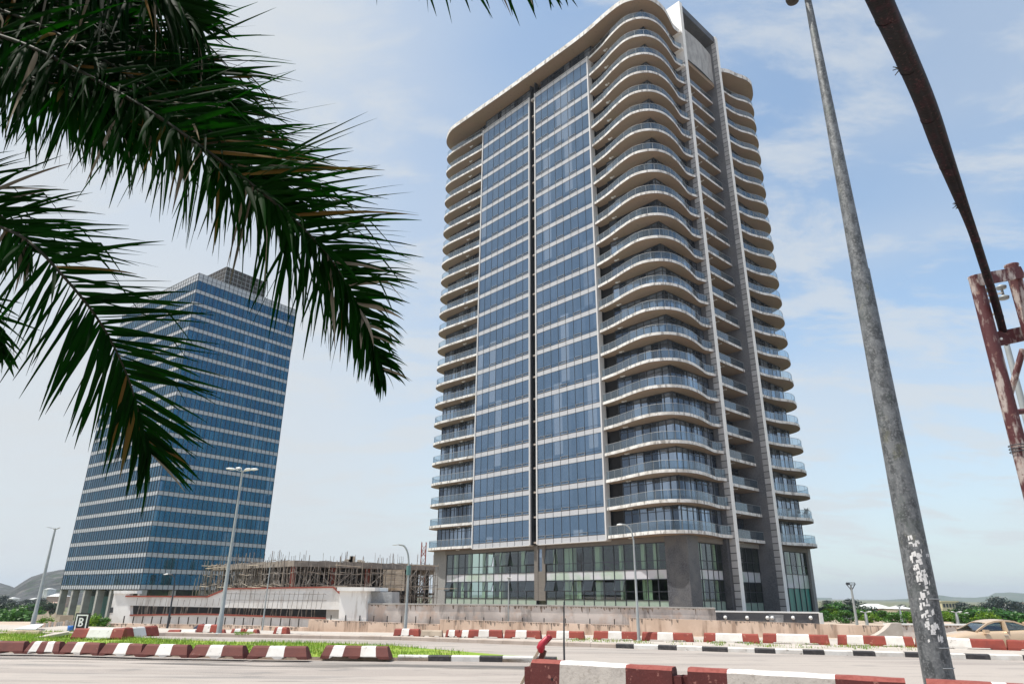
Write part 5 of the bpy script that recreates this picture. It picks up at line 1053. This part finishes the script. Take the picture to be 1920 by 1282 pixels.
lt = [('blue', 3, 1118, 330, 'far tree on the skyline at the left photo edge'), ('dark', 12, 1135, 170, 'dark tree at the left edge below the rock hill'), ('dark', 30, 1139, 130, 'broad dark tree in the middle of the left clump'), ('dark', 48, 1141, 150, 'dark tree right of the broad one, beside the twin armed lamp'), ('green', 0, 1146, 110, 'nearest green tree at the left photo edge'), ('green', 40, 1143, 105, 'lighter green tree in the left clump'), ('green', 58, 1137, 180, 'green tree directly behind the twin armed lamp'), ('blue', 75, 1122, 360, 'bluish tree before the rock hill'), ('dark', 84, 1131, 260, 'dark tree below the rock hill'), ('blue', 22, 1126, 300, 'bluish tree at the foot of the rock hill'), ('dark', 98, 1134, 260, 'dark tree beside the office tower columns'), ('blue', 50, 1125, 380, 'bluish tree below the middle of the rock hill')]
for k, x, y, Y, l in lt: plant(k, x, y - (7 if y > 1130 else 3), Y, l, 'tree', 'trees on the left below the rock hill', 1.25)
for k, x, y, Y, l in [('bright', 90, 1155, 46, 'yellow green leafy bush by the unfinished hut'), ('bright', 182, 1150, 47, 'bright broad leaved bush right of the letter board'), ('bright', 170, 1156, 46, 'small bright bush touching the letter board'), ('bushy', 196, 1156, 47, 'green bush at the white end wall')]: plant(k, x, y, Y, l, 'bush', 'bushes near the letter board', 1.0)

# ------------------------------------------------------------------ far houses and hills
def house(px0, px1, py_top, py_eave, py_base, Y, depth, wm, rm, label, hip=True, windows=0):
    a, c = AY(px0, py_eave, Y), AY(px1, py_eave, Y); zt_ = AY((px0 + px1) / 2, py_top, Y).z; zb_ = min(AY(px0, py_base, Y).z, ground_z(a.x, Y) + .2); w = c.x - a.x
    o = empty('house', (a.x, Y, zb_), 0, label, 'building', 'houses among the trees'); h = a.z - zb_; H2 = zt_ - zb_
    b = MB(); b.box(w * .04, w * .96, .3, depth, 0, h, wm); b.build('wall', o)
    b = MB()
    if hip:
        e = min(w * .28, depth * .5); v = [(0, 0, h), (w, 0, h), (w, depth + .3, h), (0, depth + .3, h), (e, depth * .5, H2), (w - e, depth * .5, H2)]; b.add(v, [(0, 1, 5, 4), (1, 2, 5), (2, 3, 4, 5), (3, 0, 4), (3, 2, 1, 0)], rm)
    else: b.box(0, w, 0, depth + .3, h, max(H2, h + .3), rm)
    b.build('roof', o)
    for i in range(windows):
        x = w * (.08 + .84 * (i + .5) / windows); b = MB(); b.box(x - w * .3 / windows, x + w * .3 / windows, .24, .32, h * .55, h * .85, 'window_dark'); b.build('window', o)
    return o
house(1628, 1679, 1131.5, 1140, 1146, 240, 12, 'pink_house', 'roof_sheet', 'pink walled house with a white hipped roof among the trees', True, 5)
house(1684, 1716, 1136, 1141, 1150, 230, 10, 'beige_house', 'roof_sheet', 'long low house with a pale sheet roof left of the mast', True, 3); house(1612, 1645, 1142, 1144, 1150, 200, 8, 'beige_house', 'roof_sheet', 'low house roof half hidden by bushes left of the pink house', True, 2)
house(1764, 1798, 1126, 1127.5, 1141, 420, 14, 'cream_wall', 'cream_wall', 'yellow flat roofed block with a row of dark windows right of the mast', False, 5)
house(1908, 1945, 1129, 1131.5, 1145, 320, 14, 'white_plaster', 'pink_house', 'white building with an orange top at the right photo edge', False, 3)
house(1893, 1925, 1148, 1155, 1160, 190, 9, 'beige_house', 'roof_sheet', 'house with a steep white roof behind the golden car', True, 1); house(1884, 1960, 1155, 1159, 1165, 150, 8, 'beige_house', 'roof_sage', 'low house with a pale green roof just above the golden car', True, 1)
house(1764, 1774, 1150, 1153, 1160, 150, 5, 'beige_house', 'roof_sheet', 'tiny pale hut right of the mast', True); house(1820, 1845, 1150, 1154, 1160, 140, 7, 'beige_house', 'roof_sheet', 'low pale roof among trees above the car bonnet', True)
house(86, 110, 1112, 1117.5, 1122, 420, 12, 'pink_house', 'roof_sheet', 'pinkish roofed house on the slope of the rock hill', True); house(76, 100, 1128, 1131.5, 1137, 330, 10, 'pink_house', 'pink_house', 'long pink roofed house lower on the hill slope', True); house(50, 66, 1120, 1123, 1128, 420, 10, 'white_plaster', 'roof_sheet', 'small white house left on the hill foot', True); house(12, 22, 1119, 1121.5, 1126, 450, 8, 'white_plaster', 'roof_sheet', 'small white house near the left photo edge', True); house(0, 8, 1127, 1130, 1135, 380, 8, 'cream_wall', 'roof_sheet', 'small cream house at the left photo edge', True)
house(81, 90, 1101.5, 1104, 1108, 520, 10, 'white_plaster', 'roof_sheet', 'lone white house high on the rock hill', True)
def hill(name, prof, Y, depth, m, rough, seed, res=70):
    """A long hill at distance Y whose skyline passes the listed lines of sight."""
    P = [AY(x, y, Y) for x, y in prof]; b = MB(); x0, x1 = P[0].x, P[-1].x; V = []; nx_, ny = res, 14
    def sky_h(x):
        for i in range(len(P) - 1):
            if P[i].x <= x <= P[i + 1].x: u = (x - P[i].x) / (P[i + 1].x - P[i].x); u = u * u * (3 - 2 * u) * .5 + u * .5; return P[i].z + (P[i + 1].z - P[i].z) * u
        return P[-1].z
    for j in range(ny + 1):
        v = j / ny * 2 - 1; fall = max(0, 1 - v * v) ** .8
        for i in range(nx_ + 1):
            x = x0 + (x1 - x0) * i / nx_; h = (sky_h(x) + 7) * fall; h *= 1 + rough * noise.fractal(Vector((x / (depth * .5) + seed, v * 2, seed)), .9, 2.1, 5); V.append((x * (1 + v * depth / Y), Y + v * depth, -7 + h))
    b.add(V, [(j * (nx_ + 1) + i, j * (nx_ + 1) + i + 1, (j + 1) * (nx_ + 1) + i + 1, (j + 1) * (nx_ + 1) + i) for j in range(ny) for i in range(nx_)], m, True); return structure(b, name)
hill('rock_hill', [(-260, 1112), (-90, 1108), (12, 1106), (26, 1102), (45, 1088), (62, 1079), (85, 1072), (118, 1067), (180, 1064), (260, 1068), (330, 1088), (420, 1110)], 700, 180, 'rock', .05, 3.3)
hill('low_hill', [(-500, 1100), (-200, 1094), (-60, 1098), (2, 1093), (14, 1097), (40, 1106), (90, 1112)], 900, 150, 'rock', .05, 8.1)
hill('far_ridge', [(1560, 1127), (1640, 1125), (1700, 1122), (1718, 1117), (1760, 1115), (1790, 1119), (1826, 1120), (1852, 1118), (1866, 1111.5), (1895, 1110), (1925, 1112), (1990, 1116), (2150, 1108), (2400, 1116)], 3200, 500, 'ridge', .04, 5.2, 120)
hill('far_ridge', [(-1200, 1095), (-600, 1100), (-100, 1108), (300, 1112), (700, 1113), (1100, 1116), (1560, 1120)], 4200, 500, 'ridge', .03, 1.2, 90)

# ------------------------------------------------------------------ cars
def sedan(name, loc, rz, paint, label, sc=1.0):
    o = empty(name, loc, rz, label, 'car'); L, Wd = 4.55, .87
    st = [(0, .50, .70, .46), (.12, .34, .80, .68), (.45, .24, .86, .80), (.95, .22, .9, .89), (1.45, .22, 1.0, .97), (2.2, .22, 1.0, 1.00), (3.0, .22, 1.0, 1.02), (3.6, .22, 1.0, 1.05), (4.1, .25, .96, 1.06), (4.42, .34, .9, 1.0), (4.55, .45, .8, .78)]
    b = MB(); V = []; n = 12
    for x, zb_, wf, zt_ in st:
        w = Wd * wf
        for y, z in ((0, zb_), (.8 * w, zb_), (.97 * w, zb_ + .08), (w, zb_ + (zt_ - zb_) * .45), (.985 * w, zb_ + (zt_ - zb_) * .8), (.86 * w, zt_ - .01), (0, zt_ + .03)): V.append((x, -y, z))
        for y, z in ((.86 * w, zt_ - .01), (.985 * w, zb_ + (zt_ - zb_) * .8), (w, zb_ + (zt_ - zb_) * .45), (.97 * w, zb_ + .08), (.8 * w, zb_)): V.append((x, y, z))
    b.add(V, [(i * n + j, i * n + (j + 1) % n, (i + 1) * n + (j + 1) % n, (i + 1) * n + j) for i in range(len(st) - 1) for j in range(n)], paint, True); b.add(V[:n], [tuple(range(n))], paint); b.add(V[-n:], [tuple(range(n))[::-1]], paint); b.build('body', o)
    def side(x, z): return .74 - .17 * smooth01(.9, 1.42, z)
    roof = [(1.3, .97), (1.6, 1.13), (1.95, 1.30), (2.3, 1.40), (2.75, 1.44), (3.2, 1.41), (3.6, 1.28), (3.95, 1.15), (4.2, 1.06)]
    b = MB(); V = []
    for x, z in roof:
        w = side(x, z)
        for y, dz in ((-w, -.035), (-w * .97, 0), (-w * .6, .03), (0, .04), (w * .6, .03), (w * .97, 0), (w, -.035)): V.append((x, y, z + dz))
    k = 7; i0, i1 = 2, 6
    b.add(V, [(i * k + j, i * k + j + 1, (i + 1) * k + j + 1, (i + 1) * k + j) for i in range(i0, i1) for j in range(6)], paint, True)
    for s in (-1, 1):
        for i in range(len(roof) - 1):
            a, c = roof[i], roof[i + 1]; b.bar((a[0], s * side(*a) * .985, a[1] - .02), (c[0], s * side(*c) * .985, c[1] - .02), .07, .07, paint)
        for xa, xb, wd in ((2.65, 2.67, .30), (3.74, 3.62, .10)): b.bar((xa, s * .735, .92), (xb, s * .60, 1.38), .05, wd, paint, up=(0, 1, 0))
    b.build('roof', o)
    gl = MB(); gl.add([V[0 * k + 1], V[0 * k + 5], V[2 * k + 5], V[2 * k + 1]], [(0, 1, 2, 3)], 'car_glass'); gl.build('windscreen', o)
    gl = MB(); gl.add([V[6 * k + 1], V[6 * k + 5], V[8 * k + 5], V[8 * k + 1]], [(0, 1, 2, 3)], 'car_glass'); gl.build('rear_window', o)
    for s in (-1, 1):
        for q in ([(1.5, 1.0), (2.52, 1.02), (2.52, 1.37), (2.3, 1.36), (1.95, 1.26), (1.62, 1.09)], [(2.80, 1.03), (3.9, 1.07), (3.6, 1.24), (3.2, 1.37), (2.80, 1.40)]):
            gl = MB(); gl.add([(x, s * side(x, z) * .99, z) for x, z in q], [tuple(range(len(q)))], 'car_glass'); gl.build('side_window', o)
    b = MB(); b.box(1.3, 4.0, -.72, .72, .90, 1.012, 'rubber')
    for x in (1.75, 2.7): b.box(x, x + .18, -.55, -.12, .55, 1.15, 'rubber'); b.box(x, x + .18, .12, .55, .55, 1.15, 'rubber')
    b.build('seat', o)
    for s in (-1, 1):
        for x in (.82, 3.55):
            b = MB(); b.lathe([(.36, 0), (.36, .012), (0, .012)], 'void', 22, Matrix.Translation((x, s * .875, .33)) @ Matrix.Rotation(s * -pi / 2, 4, 'X') if s > 0 else Matrix.Translation((x, -.875, .33)) @ Matrix.Rotation(pi / 2, 4, 'X')); wa = b.build('wheel_arch', o)
            T_w = Matrix.Translation((x, s * .70, .31)) @ Matrix.Rotation(-s * pi / 2, 4, 'X'); b = MB(); b.lathe([(.2, .0), (.29, 0), (.31, .04), (.31, .16), (.28, .2), (.2, .2)], 'rubber', 22, T_w); wh = b.build('wheel', o); b = MB(); b.lathe([(.2, .19), (.12, .17), (.05, .2), (0, .2)], 'rim_metal', 10, T_w); b.build('rim', wh)
        b = MB(); b.box(.10, .32, s * .55 - .16, s * .55 + .16, .60, .72, 'lamp_white'); b.build('headlight', o); b = MB(); b.box(4.44, 4.53, s * .58 - .15, s * .58 + .15, .72, .86, 'ribbon_red'); b.build('tail_light', o)
        b = MB(); b.box(1.52, 1.72, s * .93 - .09, s * .93 + .09, .92, 1.05, paint); b.build('mirror', o)
        for x in (2.45, 3.4):
            b = MB(); b.box(x, x + .17, s * .872 - .014, s * .872 + .014, .80, .825, 'rim_metal'); b.build('door_handle', o)
    o.scale = (sc, sc, sc); return o
pc = AY(1783, 1195, 33.2); sedan('sedan_car', (pc.x - .05, 34.0, ZF + .02), 0, 'gold_paint', 'golden beige sedan driving left behind the brick red barriers')
p = G(297, 1181, .0); b = MB(); V = []; rr_ = random.Random(5)
for k in range(9):
    for j in range(14): a = 2 * pi * j / 14; u = k / 8; r_ = sqrt(1 - u * u); V.append((.62 * r_ * cos(a) * (1 + rr_.uniform(-.12, .12)), .4 * r_ * sin(a) * (1 + rr_.uniform(-.12, .12)), .5 * u + rr_.uniform(-.02, .02)))
b.add(V, [(k * 14 + j, k * 14 + (j + 1) % 14, (k + 1) * 14 + (j + 1) % 14, (k + 1) * 14 + j) for k in range(8) for j in range(14)], 'navy_paint', True); tag(b.build('tarpaulin_heap', None, p + Vector((0, 6, -.35))), 'small dark blue covered heap just right of the angled jersey barrier', 'heap')

# ------------------------------------------------------------------ the palm
CR_ = Vector((-5.4, 3.6, 6.9)); PT = empty('palm_tree', (-5.9, 3.2, 0), 0, 'tall palm whose dark drooping fronds hang into the upper left', 'palm tree'); off = PT.location.copy()
b = MB(); tp = [Vector((0, 0, 0)), Vector((.1, .02, 2)), Vector((.3, .2, 4.4)), CR_ - off]; tp = catmull(tp, 8); b.tube(tp, [.26 - .07 * i / len(tp) + (.02 if i % 2 else 0) for i in range(len(tp))], 'palm_trunk', 14); b.build('trunk', PT)
def frond(pts, n, la, lb, lenA, lenB, tipw=.8, w=.022, dry=0.0, seed=1, jit=.22, droop=.28, rach=.02, parent=PT, t0=.06, third=.6, hang=0.0, fray=0.0):
    """pts: the midrib as (px, py, distance); la/lb: directions of the two leaflet ranks; leaflets are folded blades that droop and fray."""
    rr = random.Random(seed); P = catmull([AD(*p) if not isinstance(p, Vector) else p for p in pts], 10); m = len(P)
    b = MB(); b.tube([p - off for p in P], [rach * (1 - .8 * i / m) for i in range(m)], 'palm_stem', 7); fr = b.build('frond', parent)
    V, Fc, Vd, Fd = [], [], [], []
    la, lb = Vector(la).normalized(), Vector(lb).normalized(); down = Vector((0, 0, -1))
    for k in range(n):
        u = t0 + (1 - t0) * (k + rr.random() * .8) / n; x = u * (m - 1); i = min(int(x), m - 2); p = P[i].lerp(P[i + 1], x - i); t = (P[i + 1] - P[i]).normalized()
        for rank, (d0, ln) in enumerate(((la, lenA), (lb, lenB), (Vector((.25, -.65, -.7)), lenB * .75))):
            if rr.random() < (.06 if rank < 2 else 1 - third): continue
            pro = smooth01(0, .12, u) * .45 + .55; tip = smooth01(.55, 1, u); L = ln * pro * (1 - (.45 + .12 * min(1, hang)) * tip ** 1.5) * rr.uniform(.72, 1.1) * ((1 - .45 * smooth01(.42, .85, u)) if (hang > 2 and rank == 0) else (1 - .25 * tip) if hang > 2 else 1); mixt = (.12 if rank == 0 else .30) + .95 * tip ** 1.3 * tipw
            d = (d0 + t * mixt + Vector((rr.gauss(0, jit), rr.gauss(0, jit), rr.gauss(0, jit * .8)))).normalized(); wd = w * rr.uniform(.7, 1.25); brk = rr.random() < .17; dr = droop * rr.uniform(.5, 1.7) * (.55 if rank == 0 else 1) * (1 + hang * tip)
            sd = d.cross(Vector((rr.gauss(0, .5), -1 + rr.gauss(0, .5), rr.gauss(0, .5)))).normalized(); q = p.copy(); ns = 7; isdry = rr.random() < dry; vv, ff = (Vd, Fd) if isdry else (V, Fc); base = len(vv); tw = rr.uniform(-1.4, 1.4)
            for s in range(ns + 1):
                f = s / ns; ww = wd * (min(1, .45 + 2.6 * f) * (1 - f ** 2.6) + .06) * (.9 + .1 * cos(5 * f)); sdr = (sd * cos(tw * f) + d.cross(sd) * sin(tw * f)); nn = d.cross(sdr).normalized() * ww * .35
                vv += [q - off - sdr * ww + nn, q - off, q - off + sdr * ww + nn]
                d = (d + down * (dr * (.10 + .22 * f)) + (down * 1.1 if brk and s == 4 else Vector((0, 0, 0)))).normalized(); q = q + d * (L / ns)
            if rr.random() < fray:
                g = q.copy(); e = (d + Vector((rr.gauss(0, .5), rr.gauss(0, .5), rr.gauss(0, .3)))).normalized(); bb = len(Vd); fl = rr.uniform(.08, .2)
                for s in range(7):
                    sw = e.cross(Vector((0, 1, .3))).normalized() * .0035 * (1 - s / 8); Vd += [g - off - sw, g - off + sw]; e = (e + down * .28 + Vector((rr.gauss(0, .22), rr.gauss(0, .2), rr.gauss(0, .1)))).normalized(); g = g + e * fl / 6
                Fd += [(bb + 2 * s, bb + 2 * s + 1, bb + 2 * s + 3, bb + 2 * s + 2) for s in range(6)]
            for s in range(ns): a = base + 3 * s; ff += [(a, a + 1, a + 4, a + 3), (a + 1, a + 2, a + 5, a + 4)]
    b = MB(); b.add(V, Fc, 'palm_leaf', True)
    if Vd: b.add(Vd, Fd, 'palm_dry', True)
    b.build('leaflets', fr); return fr
RT, DN = (.97, .12, .30), (-.20, -.05, -.97)
frond([CR_, (-140, 10, 5.3), (60, 90, 4.85), (250, 190, 4.6), (390, 285, 4.5), (490, 360, 4.45), (565, 425, 4.5), (622, 490, 4.55), (664, 560, 4.6), (694, 630, 4.65), (714, 695, 4.7)], 190, RT, DN, .93, .78, seed=3, dry=.035, rach=.018, tipw=.45, w=.0165, hang=2.8, third=.5)
frond([CR_ + Vector((.1, .1, 0)), (-120, -30, 5.5), (80, 50, 5.1), (230, 135, 4.9), (360, 220, 4.8), (440, 285, 4.75), (500, 345, 4.8), (540, 400, 4.85)], 150, (.92, .2, .36), (-.1, .1, -.95), .84, .85, seed=4, dry=.03, rach=.016, tipw=.5, w=.0165, hang=1.8, third=.4)
frond([CR_ + Vector((0, 0, -.2)), (-170, 310, 5.0), (-40, 405, 4.7), (50, 450, 4.5), (125, 525, 4.4), (188, 605, 4.4), (235, 695, 4.4), (262, 780, 4.4), (280, 850, 4.4)], 105, (.96, .12, .16), (-.42, -.05, -.86), .74, .70, seed=5, dry=.035, rach=.015, tipw=1.2, jit=.13, w=.0175, droop=.2, third=.15)
frond([CR_ + Vector((0, .15, .1)), (-160, -120, 5.8), (60, -20, 5.5), (190, 50, 5.3), (300, 110, 5.2), (380, 165, 5.2), (440, 235, 5.2)], 150, (.9, .2, .40), (-.05, 0, -1), .95, 1.0, seed=6, dry=.03, rach=.016, w=.019, third=.3)
frond([CR_ + Vector((0, .1, .2)), (-120, -190, 5.8), (90, -110, 5.4), (240, -50, 5.2), (320, -5, 5.1), (370, 50, 5.1)], 130, (.9, .2, .35), (.1, 0, -1), .6, 1.0, seed=7, dry=.03, rach=.016, w=.019, third=.3)
frond([CR_ + Vector((-.1, 0, 0)), (-200, 60, 5.2), (-60, 110, 5.0), (40, 140, 4.9), (120, 165, 4.85), (190, 200, 4.85), (250, 240, 4.85)], 130, (.75, .2, .3), (-.15, 0, -1), .75, .68, seed=8, dry=.03, rach=.016, w=.019, third=.3)
frond([CR_ + Vector((-.1, .1, .2)), (-210, -60, 5.6), (-40, 30, 5.5), (90, 90, 5.5), (190, 140, 5.5), (270, 195, 5.5), (340, 260, 5.5)], 150, (.8, .2, .4), (-.1, 0, -1), .85, .95, seed=18, dry=.03, rach=.016, w=.02, third=.3)
frond([CR_ + Vector((-.1, .3, .2)), (-230, -130, 6.0), (-60, -40, 5.9), (60, 30, 5.9), (160, 80, 5.9), (250, 130, 5.9), (330, 190, 5.9)], 150, (.7, .2, .6), (-.1, 0, -1), .9, 1.1, seed=28, dry=.03, rach=.016, w=.022, third=.3)
frond([CR_ + Vector((-.1, .2, .3)), (-230, -260, 5.8), (-60, -160, 5.7), (60, -90, 5.7), (170, -30, 5.7), (250, 10, 5.7)], 130, (.7, .2, .5), (-.1, 0, -1), .85, 1.15, seed=38, dry=.03, rach=.016, w=.022, third=.3)
frond([CR_ + Vector((-.1, 0, -.2)), (-200, 290, 5.2), (-90, 350, 5.1), (-20, 390, 5.0), (30, 430, 5.0), (60, 470, 5.0)], 70, (.85, .1, .40), (-.3, 0, -.9), .72, .6, seed=9, dry=.14, w=.016, third=.1)
frond([CR_ + Vector((-.1, 0, -.3)), (-240, 420, 5.2), (-120, 500, 5.1), (-50, 560, 5.0), (-15, 610, 5.0), (5, 660, 5.0)], 46, (.75, .1, -.2), (-.5, 0, -.8), .42, .5, seed=10, dry=.03, tipw=1.2, w=.017)
frond([CR_ + Vector((.1, 0, .3)), (150, -420, 5.4), (420, -230, 5.0), (650, -118, 4.8), (820, -80, 4.7), (950, -50, 4.7), (1050, -34, 4.7)], 60, (.35, .3, -.7), (-.05, -.2, -.95), .46, .42, seed=11, dry=.03, tipw=.3, droop=.5, w=.015, third=.1)
frond([CR_ + Vector((0, -.1, .3)), (-500, -500, 5), Vector((-6.6, .9, 8.0)), Vector((-7.6, .2, 6.9))], 60, (.3, .9, .2), (-.3, -.9, -.2), .8, .8, seed=12)
frond([CR_ + Vector((-.1, 0, .3)), Vector((-7.0, 4.2, 8.2)), Vector((-8.4, 4.8, 7.5)), Vector((-9.3, 5.2, 6.2))], 60, (.3, .9, .2), (-.3, -.9, -.2), .8, .8, seed=13)
frond([CR_ + Vector((0, .1, .3)), Vector((-6.2, 5.2, 8.3)), Vector((-7.4, 6.2, 7.9)), Vector((-8.6, 7.0, 7.0))], 60, (.95, .1, .1), (-.95, .1, -.1), .8, .8, seed=14)

# ------------------------------------------------------------------ the air
b = MB(); b.box(-6500, 6500, -1200, 6500, -8.5, 106, 'asphalt'); b.mats = []
hz = b.build('haze'); tag(hz, kind='stuff'); hm = bpy.data.materials.new('haze_air'); hm.use_nodes = True; nt = hm.node_tree; nt.nodes.clear()
pv = nt.nodes.new('ShaderNodeVolumePrincipled'); pv.inputs['Color'].default_value = (0.78, 0.87, 0.98, 1); pv.inputs['Density'].default_value = 0.00015; pv.inputs['Anisotropy'].default_value = 0.2
ho = nt.nodes.new('ShaderNodeOutputMaterial'); nt.links.new(pv.outputs[0], ho.inputs['Volume']); hz.data.materials.append(hm); hz.display_type = 'WIRE'
